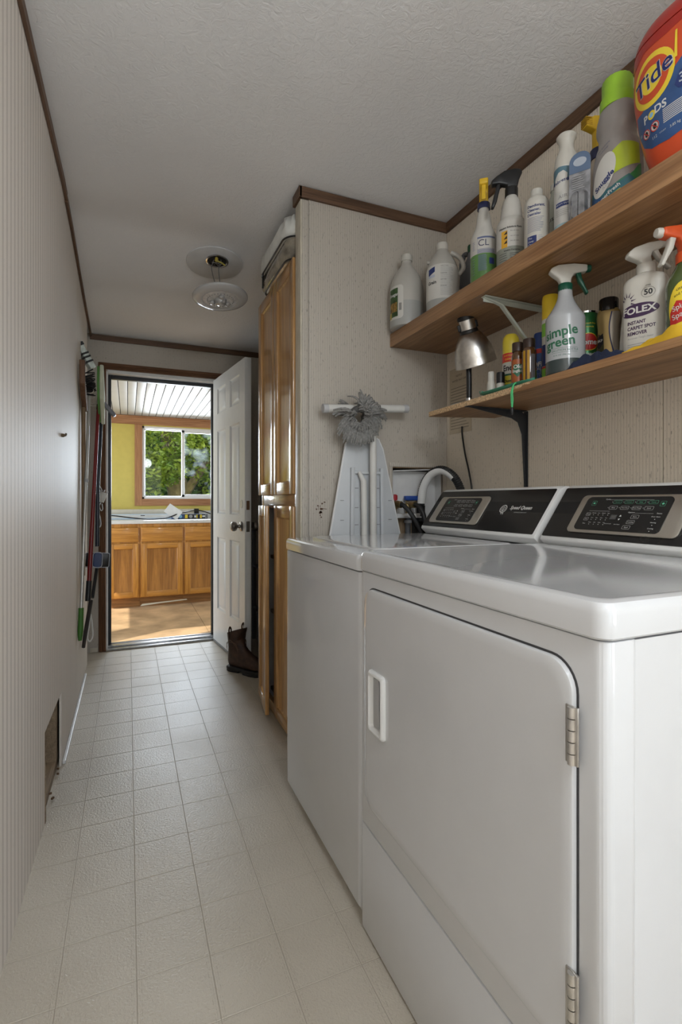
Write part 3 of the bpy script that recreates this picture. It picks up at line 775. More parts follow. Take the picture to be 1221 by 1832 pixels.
o = MB().box(.715, .90, 2.40, 2.52, .461, .70, .006).build('storage_box', mat('white_carton', (.66, .66, .66), .5), None); tag(o, 'plain white carton on the middle shelf inside the open pantry', 'box')
o = MB().box(.72, .86, 2.28, 2.385, .461, .64, .004).build('storage_box', mat('yellow_carton', (.62, .50, .12), .5), None); tag(o, 'yellow carton beside the white carton inside the open pantry', 'box')
MB().box(.7185, .7205, 2.285, 2.38, .50, .54).build('label_band', INK_B, o)
bk = thing('wire_basket', 'small dark wire basket on the bottom shelf inside the open pantry', 'basket', (.76, 2.36, .06))
m_ = MB()
for k in range(9):
    y = 2.28+.02*k; m_.tube([(.70, y, .062), (.70, y, .22)], .0022, 6)
m_.build('wires', BLACK, bk)
m_ = MB()
for z in (.064, .14, .22): m_.tube([(.70, 2.275, z), (.70, 2.445, z), (.85, 2.445, z), (.85, 2.275, z)], .0028, 6, closed=True)
m_.build('rims', BLACK, bk)
MB().box(.703, .847, 2.279, 2.441, .061, .10, .004).build('liner', mat('liner_white', (.5, .5, .5), .6), bk)

# blanket in a clear zip bag on top of the pantry
t = thing('bagged_blanket', 'white blanket in a clear plastic bag with black piping on top of the pantry', 'blanket', (.85, 2.2, 2.02))
bx0, bx1, by0, by1 = .600, 1.12, 1.985, 2.46
rnd = random.Random(5)
def bagring(z, dd, wob=0):
    pts = rrect(bx0+dd, bx1-dd, by0+dd, by1-dd, .07, 8); out = []
    for i, p in enumerate(pts):
        k = wob*(math.sin(i*1.9+z*60)+.6*math.sin(i*3.7+z*23))
        out.append((p[0]+k, p[1]+k, z+wob*.5*math.sin(i*2.3)))
    return out
WRAP = mat('bag_film', (.27, .235, .18), .1, coat=.8, var=.5, vscale=16, bump=1.0, bscale=38)
BLK = mat('blanket_white', (.66, .66, .62), .3, coat=.4, var=.1, vscale=12, bump=1.0, bscale=30)
MB().rings([bagring(2.0215, .030), bagring(2.035, .004, .002), bagring(2.06, -.002, .004), bagring(2.095, .0, .003), bagring(2.112, .006)]).build('clear_side', WRAP, t, 60)
MB().rings([bagring(2.112, .006), bagring(2.13, -.006, .003), bagring(2.17, -.008, .006), bagring(2.205, .004, .005), bagring(2.228, .05, .003), bagring(2.236, .12)]).build('blanket', BLK, t, 60)
for z, dd in ((2.112, -.003), (2.222, .030), (2.028, .010)):
    MB().tube([(p[0], p[1], p[2]) for p in bagring(z, dd)], .0036, 8, closed=True).build('piping', BLACK, t)
MB().tube([(.597, 2.375, 2.11), (.594, 2.372, 2.085), (.596, 2.38, 2.04)], .004, 6).build('handle_strap', BLACK, t)

# ------------------------------------------------------------------ the six-panel door, open against the nook
DA = math.atan2(-.70, .082)
t = thing('panel_door', 'white six-panel door standing open beside the doorway', 'door', (.592, YF-.022, 0), DA)
DWH = mat('door_paint', (.76, .77, .78), .32, var=.02, bump=.06, bscale=120)
W_, T_ = .705, .040   # local: x along the leaf from the hinge, y thickness; visible face at y = -T/2
cols = ((.105, .305), (.400, .600)); rows = ((.255, .765), (.93, 1.515), (1.635, 1.815))
slab = MB(); slab.box(0, W_, -T_/2+.012, T_/2, .014, 1.895, .001)
for a, c in ((0, cols[0][0]), (cols[0][1], cols[1][0]), (cols[1][1], W_)): slab.box(a, c, -T_/2, -T_/2+.013, .014, 1.895, .0008, 1)
for a, c in ((.014, rows[0][0]), (rows[0][1], rows[1][0]), (rows[1][1], rows[2][0]), (rows[2][1], 1.895)):
    for p, q in cols: slab.box(p-.002, q+.002, -T_/2, -T_/2+.013, a, c, .0)
slab.build('door_leaf', DWH, t, 30, local=True)
for p, q in cols:
    for a, c in rows:
        rs = []
        for y, dd in ((-T_/2+.011, -.001), (-T_/2, 0), (-T_/2+.0095, .008), (-T_/2+.0105, .018), (-T_/2+.003, .036), (-T_/2+.002, .040)):
            rs.append([(p+dd, y, a+dd), (q-dd, y, a+dd), (q-dd, y, c-dd), (p+dd, y, c-dd)])
        m_ = MB(); m_.rings(rs); m_.build('door_panel', DWH, t, 20, local=True)
PEW = mat('pewter', (.30, .28, .26), .28, 1)
for s_ in (-1, 1):
    kx = W_-.062; y = s_*T_/2
    R_ = Matrix.Translation((kx, y, .862)) @ Matrix.Rotation(-s_*PI/2, 4, 'X')
    k = MB(); k.lathe([(.030, 0), (.031, .004), (.026, .008), (.012, .011), (.010, .024), (.014, .030), (.026, .036), (.030, .048), (.028, .060), (.018, .068), (.002, .070)], (0, 0, 0), 24, R_)
    k.build('door_knob', PEW, t, 40, local=True)
MB().box(W_-.001, W_+.0012, -.011, .011, .83, .895, .0005, 1).build('latch_plate', PEW, t, 0, local=True)
MB().box(W_-.001, W_+.0010, -.010, .010, .965, 1.02, .0005, 1).build('deadbolt_hole', mat('raw_wood', (.17, .10, .05), .8), t, 0, local=True)
MB().lathe([(.026, 0), (.026, .003), (.002, .004)], (0, 0, 0), 20, Matrix.Translation((W_-.062, -T_/2, 1.0)) @ Matrix.Rotation(PI/2, 4, 'X')).build('cover_plate', mat('cream_plate', (.66, .64, .56), .4), t, 40, local=True)
MB().box(.01, W_-.01, -T_/2-.003, T_/2, .004, .018, .001).build('bottom_sweep', mat('sweep_grey', (.22, .22, .22), .6), t, 0, local=True)

# ------------------------------------------------------------------ kitchen base cabinets
def kitchen_cabinet(x0, x1, label, d0, d1):
    t = thing('base_cabinet', label, 'cabinet', ((x0+x1)/2, 6.08, KF), 0, 'kitchen base cabinets')
    yf = 5.80
    MB().box(x0, x1, yf+.018, 6.395, KF+.105, .774).build('carcass', KOAK, t)
    f = MB(); f.box(x0, d0-.001+.012, yf, yf+.018, -.012, .774, .001); f.box(d1+.001-.012, x1, yf, yf+.018, -.012, .774, .001)
    for a, c in ((-.012, .012), (.560, .590), (.735, .774)): f.box(d0+.011, d1-.011, yf, yf+.018, a, c, .001)
    f.build('face_frame', KOAK, t)
    MB().box(x0, x1, yf+.07, yf+.085, KF, -.012).build('toe_kick', wood('toe_board', (.20, .085, .02), (.36, .17, .05), 'x', 1, .6), t)
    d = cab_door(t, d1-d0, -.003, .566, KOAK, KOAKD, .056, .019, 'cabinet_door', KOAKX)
    for q in [d]+list(d.children): q.data.transform(Matrix.Rotation(PI/2, 4, 'Z') @ Matrix.Scale(-1, 4, (0, 1, 0))); q.data.flip_normals()
    d.location = Vector((d0, yf, 0))-t.location
    MB().box(d0, d1, yf-.019, yf, .584, .736, .006, 3).build('drawer_front', KOAKX, t)
    return t
KOAKX = wood('cabinet_oak_cross', (.40, .165, .026), (.62, .29, .055), 'x', 1.0, .35, .2, .08)
kitchen_cabinet(-.215, .1155, 'honey oak kitchen base cabinet with narrow door, at the left of the doorway view', -.195, .102)
kitchen_cabinet(.1165, .565, 'honey oak kitchen base cabinet in the middle of the doorway view', .129, .553)
kitchen_cabinet(.566, 1.02, 'honey oak kitchen base cabinet partly hidden by the open white door', .577, 1.005)
CAULK = mat('glue_smear', (.74, .68, .52), .8)
o = MB().prism([(.12, -.118), (.14, -.095), (.6, -.075), (.61, -.085), (.35, -.10)], 5.868, 5.8695, 'xz').build('glue_smear', CAULK, None); tag(o, 'pale smear of dried glue along the kitchen toe kick', 'glue')
ct = MB(); ct.box(-1.1, 2.4, 5.765, 6.395, .775, .81, .004); ct.box(-1.1, 2.4, 6.375, 6.395, .81, .90, .003)
o = ct.build('kitchen_worktop', mat('worktop_white', (.62, .61, .58), .3, var=.04), None); tag(o, 'white laminate worktop running over the kitchen base cabinets', 'worktop')
# things lying on the worktop
t = thing('roller_blind', 'long cream roller blind tube with a black end cap on the worktop', 'blind', (.2, 6.33, .81))
MB().box(-.9, .735, 6.30, 6.36, .86, .922, .006).build('blind_tube', mat('blind_cream', (.60, .55, .45), .5), t)
MB().box(.735, .79, 6.298, 6.362, .852, .926, .006).build('end_cap', BLACK, t)
MB().box(-.7, .60, 6.31, 6.355, .811, .86, .003).build('head_rail', mat('rail_white', (.52, .53, .53), .4), t)
t = thing('carton', 'long pale blue and white carton lying on the worktop', 'box', (-.1, 6.22, .81))
MB().box(-.8, .47, 6.17, 6.26, .811, .868, .002).build('carton', mat('pale_blue_card', (.50, .62, .74), .5), t)
MB().box(-.8, .465, 6.1685, 6.17, .825, .862).build('white_band', INK_W, t); MB().box(.13, .175, 6.1675, 6.1685, .848, .856).build('dark_mark', INK_B, t)
t = thing('carton', 'blue and black printed carton beneath the white card on the worktop', 'box', (.6, 6.12, .81))
MB().box(.46, .86, 6.08, 6.15, .811, .866, .002).build('carton', mat('navy_card', (.05, .085, .20), .45), t)
MB().box(.60, .858, 6.0785, 6.0795, .813, .864).build('black_band', INK_B, t)
for a, c, m, z0, z1 in ((.605, .635, INK_Y, .818, .860), (.775, .795, INK_Y, .818, .858), (.735, .745, INK_Y, .82, .858), (.80, .845, INK_W, .83, .85), (.71, .73, INK_W, .825, .85), (.835, .85, INK_GREY, .815, .862)):
    MB().box(a, c, 6.0775, 6.0785, z0, z1).build('print', m, t)
for k, cx in enumerate((.555, .67)):
    m_ = MB(); m_._add(ell2(cx, .839, .020, .020, 0, 20)); 
    for v in m_.bm.verts: v.co = (v.co.x, 6.0772, v.co.y)
    m_.build('badge', mat('badge_blue', (.25, .5, .7), .5) if k == 0 else INK_GREY, t, 0)
o = MB().box(-.085, .085, -.0012, .0012, -.058, .058, 0, 1, Matrix.Translation((.475, 6.055, .895)) @ Matrix.Rotation(-.16, 4, 'X') @ Matrix.Rotation(math.radians(36), 4, 'Y')).build('paper_card', mat('card_white', (.72, .71, .69), .6), None)
tag(o, 'tilted white paper card propped on the worktop below the window', 'card')
o = MB().tube(spline([(-.22, 6.03, .862), (-.12, 6.02, .855), (.0, 6.0, .838), (.2, 5.99, .817), (.35, 6.0, .822), (.44, 6.03, .838), (.53, 6.06, .872), (.62, 6.1, .89), (.75, 6.25, .905), (.85, 6.29, .89), (.95, 6.1, .85), (1.1, 6.0, .815)], 6), .0065, 8).build('power_cord', BLACK, None); tag(o, 'black power cord trailing over the cartons on the worktop', 'cord')

# ------------------------------------------------------------------ outdoors: trees behind the kitchen window
GR = struct('ground', MB().box(-14, 18, 6.6, 30, -.75, -.6), mat('lawn', (.10, .17, .05), .9, var=.4, vscale=3))
def leaf_mat(name, c1, c2):
    s = N(name); oi = s.coord(); f = s.noise(oi, 3.5, 3)
    c = s.ramp(f, [(.3, c1), (.7, c2)]); s.l(c, s.b.inputs['Base Color']); setp(s.b, .5)
    t = s.t; tl = t.nodes.new('ShaderNodeBsdfTranslucent'); s.l(c, tl.inputs[0]); mx = t.nodes.new('ShaderNodeMixShader'); mx.inputs[0].default_value = .45
    s.l(s.b.outputs[0], mx.inputs[1]); s.l(tl.outputs[0], mx.inputs[2]); s.l(mx.outputs[0], t.nodes['Material Output'].inputs[0]); return s.m
LEAF = leaf_mat('leaf_green', (.10, .22, .04), (.42, .52, .08)); LEAF2 = leaf_mat('leaf_dark', (.07, .16, .07), (.22, .34, .09))
BARK = mat('bark', (.22, .18, .15), .9, var=.35, vscale=9, bump=1., bscale=30)
def tree(label, base, trunk, branches, blobs, n_, m, size):
    t = thing('garden_tree', label, 'tree', base, 0, 'trees outside the kitchen window')
    mb = MB(); mb.tube(spline([p for p, r in trunk], 4), [trunk[min(int(i/4), len(trunk)-1)][1] for i in range(4*(len(trunk)-1)+1)], 10); mb.build('trunk', BARK, t)
    for br in branches:
        mb = MB(); k = len(br); mb.tube(br, [.10*(1-.7*i/(k-1)) for i in range(k)], 7); mb.build('branch', BARK, t)
    vs_, fs = [], []; rnd = random.Random(hash(label) % 999 if False else len(label)*7+n_)
    for _ in range(n_):
        c, r = blobs[rnd.randrange(len(blobs))]
        v = Vector((rnd.gauss(0, 1), rnd.gauss(0, 1), rnd.gauss(0, 1))).normalized()*(rnd.random()**.45)
        p = Vector(c)+Vector((v.x*r[0], v.y*r[1], v.z*r[2]))-Vector(base)
        a = Vector((rnd.gauss(0, 1), rnd.gauss(0, 1), rnd.gauss(0, .6))).normalized(); b_ = a.cross(Vector((rnd.gauss(0, 1), rnd.gauss(0, 1), rnd.gauss(0, 1)))).normalized()
        s_ = size*rnd.uniform(.6, 1.25); i = len(vs_)
        vs_ += [p-a*s_, p-a*s_*.1+b_*s_*.42, p+a*s_, p-a*s_*.1-b_*s_*.42]; fs.append((i, i+1, i+2, i+3))
    me = bpy.data.meshes.new('foliage'); me.from_pydata([tuple(q) for q in vs_], [], fs); me.materials.append(m)
    o = bpy.data.objects.new('foliage', me); COL.objects.link(o); o.parent = t; o['kind'] = 'stuff'
    return t
# pixel columns of the trunk: it rises behind the window's middle
tree('grey-barked leafy tree with forked trunk seen through the left window pane', (.86, 9.6, -.6),
     [((.86, 9.6, -.6), .24), ((.86, 9.6, .9), .19), ((.78, 9.6, 1.5), .15), ((.66, 9.65, 2.3), .11), ((.6, 9.7, 3.2), .07)],
     [[(.85, 9.6, 1.0), (1.15, 9.55, 1.45), (1.5, 9.5, 2.0), (1.8, 9.5, 2.5)], [(.8, 9.6, 1.3), (.4, 9.5, 1.75), (.0, 9.4, 2.1)], [(1.3, 9.6, .9), (1.6, 9.5, 1.2), (2.0, 9.4, 1.35)]],
     [((.2, 9.6, 2.0), (.8, .7, .8)), ((.9, 9.3, 2.4), (.9, .6, .5)), ((-.1, 9.4, 1.0), (.7, .6, .7)), ((1.6, 9.5, 1.8), (.8, .7, .7)), ((1.9, 9.4, 1.0), (.7, .6, .6)), ((.2, 9.2, .6), (.55, .4, .35)), ((1.5, 9.2, .75), (.7, .4, .4)), ((.5, 9.2, 1.6), (.5, .3, .35)), ((1.2, 9.1, 2.0), (.5, .3, .3)), ((-.4, 9.3, 1.7), (.5, .4, .6)), ((2.3, 9.3, 2.1), (.6, .4, .6))], 13000, LEAF, .058)
tree('darker dense tree further off behind the forked tree outside', (2.4, 12.5, -.6),
     [((2.4, 12.5, -.6), .2), ((2.4, 12.5, 1.2), .16), ((2.3, 12.5, 3), .1)], [[(2.4, 12.5, 1.2), (1.8, 12.4, 2.0), (1.2, 12.4, 2.4)]],
     [((.6, 12.5, 1.2), (1.5, .9, 1.3)), ((2.2, 12.5, 2.2), (1.6, .9, 1.4)), ((-.6, 12.6, 2.4), (1.4, .8, 1.2)), ((1.2, 12.2, .4), (1.8, .8, .8)), ((3.2, 12.4, 1.0), (1.2, .8, 1.3)), ((.8, 12.5, 3.0), (1.6, .8, .9))], 30000, LEAF2, .10)

# ------------------------------------------------------------------ shelves over the machines
US0, US1, UX = 1.679, 1.733, 1.035
t = thing('wall_shelf', 'thick wood-grain upper shelf on the right wall over the machines', 'shelf', (1.18, 1.1, US0))
MB().box(UX+.004, XR-.001, -.25, YA-.002, US0, US1, .001).build('shelf_board', SHELF, t)
MB().box(UX, UX+.006, -.25, YA-.002, US0-.001, US1+.001, .0015).build('edge_band', wood('edge_band', (.27, .135, .06), (.46, .26, .125), 'y', .9, .4), t)
PB = mat('bracket_sage', (.46, .48, .42), .4)
b_ = MB(); yb = 1.314
b_.prism(rrect(yb-.010, yb+.010, 0, 1, .001), 0, 1, 'xy') if False else None
b_.box(1.05, 1.32, yb-.011, yb+.011, US0-.005, US0-.001, .001); b_.box(1.05, 1.32, yb-.0012, yb+.0012, US0-.020, US0-.004)
b_.tube([(1.050, yb, US0-.006), (1.085, yb, US0-.012), (1.122, yb, US0-.020), (1.318, yb, 1.47)], [.006, .008, .009, .009], 8, flat=.6)
b_.box(1.318, XR-.001, yb-.011, yb+.011, 1.44, US0-.002, .001)
b_.build('bracket', PB, t, label='pale green steel bracket')
LS0, LS1, LX = 1.346, 1.365, 1.067
t = thing('wall_shelf', 'thin lower shelf with chipped particle-board edge on the right wall', 'shelf', (1.2, 1.0, LS0))
# ragged front edge near the far end: the laminate skin has peeled off
rnd = random.Random(11); edge = []
y = -.25
pts = [(XR-.001, -.25), (XR-.001, 1.592), (LX+.006, 1.668)]
edge = [(LX+.004, 1.30), (LX+.002, 1.24), (LX, 1.18), (LX, -.25)]
MB().prism(pts+edge, LS0, LS1-.0012, 'xy').build('core', CHIP, t, 0)
MB().prism([(XR-.001, -.25), (XR-.001, 1.590), (LX+.004, 1.666), (LX+.002, -.25)], LS0-.0015, LS0, 'xy').build('underside_laminate', SHELF, t, 0)
top_edge = [(LX+.055, 1.64)]+[(LX+.03+.025*rnd.random()*math.sin((1.64-q)*30)+.012*rnd.random(), q) for q in [1.62-.03*k for k in range(14)]]+[(LX+.003, 1.17), (LX, 1.14), (LX, -.25)]
MB().prism([(XR-.001, -.25), (XR-.001, 1.592)]+top_edge, LS1-.0012, LS1, 'xy').build('top_laminate', SHELF, t, 0)
fe = [(-.25, LS0-.001), (1.10, LS0-.001)]+[(1.10+.02*k, LS0-.001) for k in range(1, 5)]
up = [(1.20, LS0+.003), (1.185, LS0+.009), (1.17, LS0+.006), (1.15, LS0+.014), (1.13, LS0+.011), (1.11, LS1), (-.25, LS1)]
MB().prism(fe+up, LX-.0015, LX, 'yz').build('edge_band', MATS['edge_band'], t, 0)
b_ = MB(); yb = 1.42
b_.prism([(LX+.0, LS0-.004), (1.30, LS0-.004), (1.322, LS0-.018), (XR-.001, LS0-.03), (XR-.001, 1.07), (1.318, 1.07), (1.306, 1.26), (1.288, LS0-.045), (1.26, LS0-.032)], yb-.003, yb+.003, 'xz', .001)
b_.box(LX-.004, 1.32, yb-.011, yb+.011, LS0-.0045, LS0-.0018, .001); b_.box(1.3235, XR-.0005, yb-.010, yb+.010, 1.07, LS0-.004, .001)
b_.build('bracket', mat('bracket_black', (.028, .03, .034), .42), t, label='black steel bracket')

# ------------------------------------------------------------------ bottles and cans
MILK = mat('milky_plastic', (.44, .42, .38), .35, var=.03); MILKD = mat('milky_plastic_filled', (.36, .36, .34), .3, var=.03)
HAZE = mat('clear_hazy_plastic', (.52, .50, .46), .25, var=.04); CAPW = mat('cap_white', (.54, .52, .47), .45); BOTW = mat('bottle_white', (.54, .515, .46), .35, var=.02)
LABW = mat('label_white', (.58, .565, .525), .45, var=.02)
CREAM = mat('label_cream', (.72, .68, .52), .45)
YP = mat('yellow_plastic', (.72, .46, .03), .4); NAVY = mat('navy_plastic', (.02, .025, .085), .4)
def cap(root, z0, z1, r, m, name='cap', ribs=0, top=.7):
    b = MB(); seg = 36 if ribs else 24
    if ribs:
        rs = []
        for z, k in ((z0, 1), (z0+(z1-z0)*.92, 1), (z1, .93)):
            rs.append([(r*k*(1+(.03 if i % 2 else 0))*math.cos(2*PI*i/seg), r*k*(1+(.03 if i % 2 else 0))*math.sin(2*PI*i/seg), z) for i in range(seg)])
        b.rings(rs)
    else: b.lathe([(r, z0), (r, z0+(z1-z0)*.85), (r*.92, z1), (.001, z1)], (0, 0, 0), seg)
    return b.build(name, m, root, 40, local=True)
def trigger_head(root, z, phi, mh, mt, mn, s=1.0, collar=.016, ch=.022, mc=None, tilt=0):
    """spray head: collar, sculpted head, curved trigger, nozzle; phi = where the nozzle points"""
    cap(root, z, z+ch, collar, mc or mh, 'collar', ribs=1)
    R = Matrix.Translation((0, 0, z+ch)) @ Matrix.Rotation(phi, 4, 'Z') @ Matrix.Rotation(-tilt, 4, 'Y') @ Matrix.Diagonal((s, s, s, 1))
    b = MB(); b.prism([(-.012, -.002), (.012, -.002), (.013, .012), (.020, .024), (.044, .027), (.052, .029), (.052, .045), (.020, .050), (-.018, .049), (-.034, .043), (-.041, .033), (-.032, .024), (-.017, .012)], -.0115, .0115, 'xz', .004, 2, R)
    h_ = b.build('spray_head', mh, root, 45, local=True)
    b = MB(); b.prism([(.024, .030), (.037, .030), (.039, .014), (.050, -.014), (.056, -.026), (.050, -.029), (.041, -.012), (.031, .004)], -.0075, .0075, 'xz', .0025, 2, R)
    b.build('trigger', mt, h_, 45, local=True)
    b = MB(); b.lathe([(.0095, 0), (.0095, .008), (.008, .012), (.003, .0125)], (0, 0, 0), 12, R @ Matrix.Translation((.050, 0, .037)) @ Matrix.Rotation(PI/2, 4, 'Y'))
    b.build('nozzle', mn, h_, 40, local=True)
    return h_
def D(a): return math.radians(a)
ZU, ZL = US1+.0008, LS1+.0006

# 1 vinegar jug
t = thing('vinegar_jug', 'large milky vinegar jug with a small food label in the shelf corner', 'jug', (1.075, 1.840, ZU))
B = Body([(0, .060), (.004, .068), (.02, .070), (.165, .070), (.19, .066), (.22, .054), (.25, .036), (.268, .024), (.278, .0205), (.298, .0205)])
B.mesh('jug_body', MILK, t, .102); B.mesh('filled_part', MILKD, t, 0, .102)
cap(t, .286, .312, .0225, CAPW, ribs=1)
ph = D(196)
B.wrap(join2([poly2(rrect(-.040, .040, .030, .166, .014))]), ph, 'label', LABW, t)
B.wrap(rect2(-.034, .016, .040, .156), ph, 'label_picture', mat('label_forest', (.035, .075, .022), .5, var=.6, vscale=55), t, .0009)
B.wrap(rect2(-.030, .012, .060, .098), ph, 'food_picture', mat('label_food', (.22, .13, .03), .5, var=.9, vscale=90), t, .0012)
B.wrap(join2([text2('Vinegar', .018, -.009, .130, off=.0004)]), ph, 'lettering', INK_W, t, .0013)
B.wrap(rect2(-.037, -.018, .036, .060), ph, 'corner_badge', mat('badge_ochre', (.42, .33, .08), .5), t, .0013)
B.wrap(join2([rect2(.022+.0016*k, .0228+.0016*k, .062, .092) for k in range(7)]+[lines2(.022, .034, .10, .15, 7, .0009)]), ph, 'small_print', INK_B, t, .0009, kind='stuff') if False else None
q = B.wrap(join2([rect2(.022+.0016*k, .0228+.0016*k, .062, .092) for k in range(7)]), ph, 'barcode', INK_B, t, .0009)
# 2 white spray bottle squeezed behind
t = thing('spray_bottle', 'white spray bottle with a red band squeezed between the two big jugs', 'bottle', (1.235, 1.835, ZU))
B = Body([(0, .034), (.01, .038), (.16, .037), (.20, .030), (.235, .016), (.26, .014)]); B.mesh('bottle_body', BOTW, t)
B.wrap(rect2(-.05, .05, .205, .216), D(235), 'red_band', INK_R, t); trigger_head(t, .258, D(150), CAPW, CAPW, CAPW, .85)
# 3 second jug
t = thing('cleaner_jug', 'milky gallon jug with a wide white label and a small blue panel', 'jug', (1.135, 1.668, ZU))
B = Body([(0, .054), (.004, .0605), (.02, .062), (.175, .062), (.20, .057), (.23, .043), (.25, .030), (.262, .0225), (.28, .0215)])
B.mesh('jug_body', MILK, t, .075); B.mesh('filled_part', MILKD, t, 0, .075)
cap(t, .266, .292, .0225, CAPW)
MB().tube(spline([(-.02+.035, -.045+.01, .245), (.045, -.05, .225), (.060, -.055, .19), (.052, -.035, .165)], 6), .009, 10).build('handle', MILK, t, 50, local=True)
ph = D(235)
B.wrap(rect2(-.105, .105, .058, .190), ph, 'label', LABW, t, .0006)
B.wrap(poly2([(-.058, .150), (-.028, .162), (-.028, .182), (-.058, .176)]), ph, 'blue_panel', INK_N, t, .001)
B.wrap(rect2(-.058, -.028, .142, .152), ph, 'grey_panel', mat('ink_mist', (.42, .46, .55), .5), t, .001)
B.wrap(join2([text2('Grain', .017, -.041, .122, off=.0005)]), ph, 'lettering', INK_B, t, .001)
q = B.wrap(join2([text2(s_, .0052, -.006, z, 'LEFT') for s_, z in (('DIRECTIONS', .180), ('CAUTION', .152), ('FIRST AID', .128), ('STORAGE', .104))]), ph, 'small_print', INK_B, t, .001); q['kind'] = 'stuff'
q = B.wrap(lines2(-.006, .045, .068, .176, 22, .0011), ph, 'small_print', INK_GREY, t, .001); q['kind'] = 'stuff'
# 4 grey motor-oil style jugs
GJ = mat('grey_jug', (.12, .12, .125), .4)
def grey_jug(label, loc, rot, capm):
    t = thing('handled_bottle', label, 'bottle', loc, 0, 'dark grey handled bottles')
    B = Body([(0, .050, .028), (.006, .056, .033), (.18, .056, .033), (.215, .046, .028), (.24, .026, .022), (.262, .017, .017), (.28, .016, .016)], 3., rot)
    B.mesh('bottle_body', GJ, t); cap(t, .272, .300, .019, capm, ribs=1)
    c, s_ = math.cos(rot), math.sin(rot)
    MB().tube(spline([(.02*c, .02*s_, .275), (.045*c, .045*s_, .278), (.058*c, .058*s_, .245), (.056*c, .056*s_, .19)], 6), .010, 10).build('handle', GJ, t, 50, local=True)
    return t, B
GCAP = mat('green_cap', (.012, .075, .03), .4)
grey_jug('dark grey handled bottle with green cap beside the yellow-headed spray bottle', (1.262, 1.645, ZU), D(100), GCAP)
grey_jug('grey handled bottle mostly hidden behind the black-trigger spray bottle', (1.268, 1.425, ZU), D(250), GJ)
# 5 spray bottle with yellow head and green liquid
def shoulder_spray(r, H, nr, sh):
    return Body([(0, r*.9), (.004, r*.985), (.012, r), (sh, r), (sh+.018, r*.88), (sh+.045, r*.62), (sh+.085, nr*1.25), (H-.012, nr), (H, nr)])
t = thing('spray_bottle', 'translucent spray bottle of green liquid with a yellow head, lettered CL', 'bottle', (1.100, 1.374, ZU))
B = shoulder_spray(.044, .268, .017, .155); B.mesh('bottle_body', HAZE, t, .098); B.mesh('green_liquid', mat('green_cleaner', (.10, .21, .06), .2, var=.15), t, 0, .098)
ph = D(231)
cap(t, .262, .282, .021, NAVY, 'collar'); tb = MB()
R = Matrix.Translation((0, 0, .280)) @ Matrix.Rotation(ph, 4, 'Z')
tb.prism([(-.016, 0), (.014, 0), (.015, .030), (.020, .040), (.044, .046), (.044, .064), (.012, .072), (-.018, .070), (-.022, .045)], -.0145, .0145, 'xz', .004, 2, R); hd = tb.build('spray_head', YP, t, 45, local=True)
tb = MB(); tb.prism([(.030, .042), (.040, .044), (.040, .02), (.048, -.006), (.042, -.008), (.032, .018)], -.007, .007, 'xz', .002, 2, R); tb.build('trigger', YP, hd, 45, local=True)
B.wrap(join2([text2('C', .030, -.008, .131), text2('L', .030, .010, .131)]), ph, 'handwriting', mat('ink_violet', (.05, .05, .10), .5), t, .0007)
B.wrap(join2([ring2([(-.021, .112), (.040, .112), (.040, .152), (-.021, .152)], .001), rect2(-.021, .040, .147, .1525)]), ph, 'print_box', mat('ink_slate', (.12, .14, .26), .5), t, .0005)
q = B.wrap(join2([lines2(-.021, .040, .098, .111, 4, .0016, .05), lines2(-.018, .010, .040, .094, 16, .0014, .1), lines2(-.040, -.030, .112, .142, 6, .0014), lines2(-.040, -.030, .03, .09, 7, .0014)]), ph, 'print_lines', mat('ink_slate', (.12, .14, .26), .5), t, .0005); q['kind'] = 'stuff'
B.wrap(rect2(.018, .036, .062, .082), ph, 'dark_patch', INK_N, t, .0006)
# 6 spray bottle with black trigger
t = thing('spray_bottle', 'hazy spray bottle with a big black trigger and an orange warning panel', 'bottle', (1.118, 1.262, ZU))
B = Body([(0, .040), (.004, .0445), (.012, .0455), (.148, .0455), (.163, .041), (.175, .034), (.20, .031), (.23, .026), (.245, .018), (.252, .017)]); B.mesh('bottle_body', HAZE, t, .072)
B.mesh('filled_part', mat('dim_liquid', (.25, .26, .22), .2), t, 0, .072)
cap(t, .246, .274, .0195, BLACK, 'collar', ribs=1)
R = Matrix.Translation((0, 0, .270)) @ Matrix.Rotation(D(152), 4, 'Z')
tb = MB(); tb.prism([(-.016, 0), (.014, 0), (.016, .012), (.040, .016), (.062, .014), (.064, .026), (.048, .040), (.024, .056), (-.006, .062), (-.026, .060), (-.032, .050), (-.022, .028)], -.012, .012, 'xz', .004, 2, R); hd = tb.build('spray_head', BLACK, t, 45, local=True)
tb = MB(); tb.prism([(.030, .040), (.044, .034), (.050, .0), (.060, -.040), (.064, -.056), (.055, -.058), (.046, -.038), (.036, .004)], -.008, .008, 'xz', .003, 2, R); tb.build('trigger', BLACK, hd, 45, local=True)
ph = D(229)
B.wrap(rect2(-.032, -.012, .070, .122), ph, 'warning_panel', mat('orange_panel', (.62, .33, .03), .5), t)
B.wrap(join2([poly2([(-.024, z), (-.013, z), (-.013, z+.010)]) for z in (.082, .096, .110)]), ph, 'arrows', INK_B, t, .0009)
B.wrap(join2([text2('Dilution Solutions Ratio', .0075, -.004, .131, off=.0002), text2('Solution Conversion', .006, .002, .060, off=.0002), text2('8oz. per quart', .0045, .010, .119), text2('4oz. per quart', .0045, .010, .103), text2('2oz. per quart', .0045, .010, .088)]), ph, 'lettering', INK_B, t, .0007)
q = B.wrap(join2([lines2(-.005, .034, .022, .052, 5, .0013), lines2(-.040, -.012, .02, .056, 5, .0012)]), ph, 'print_lines', INK_B, t, .0007); q['kind'] = 'stuff'
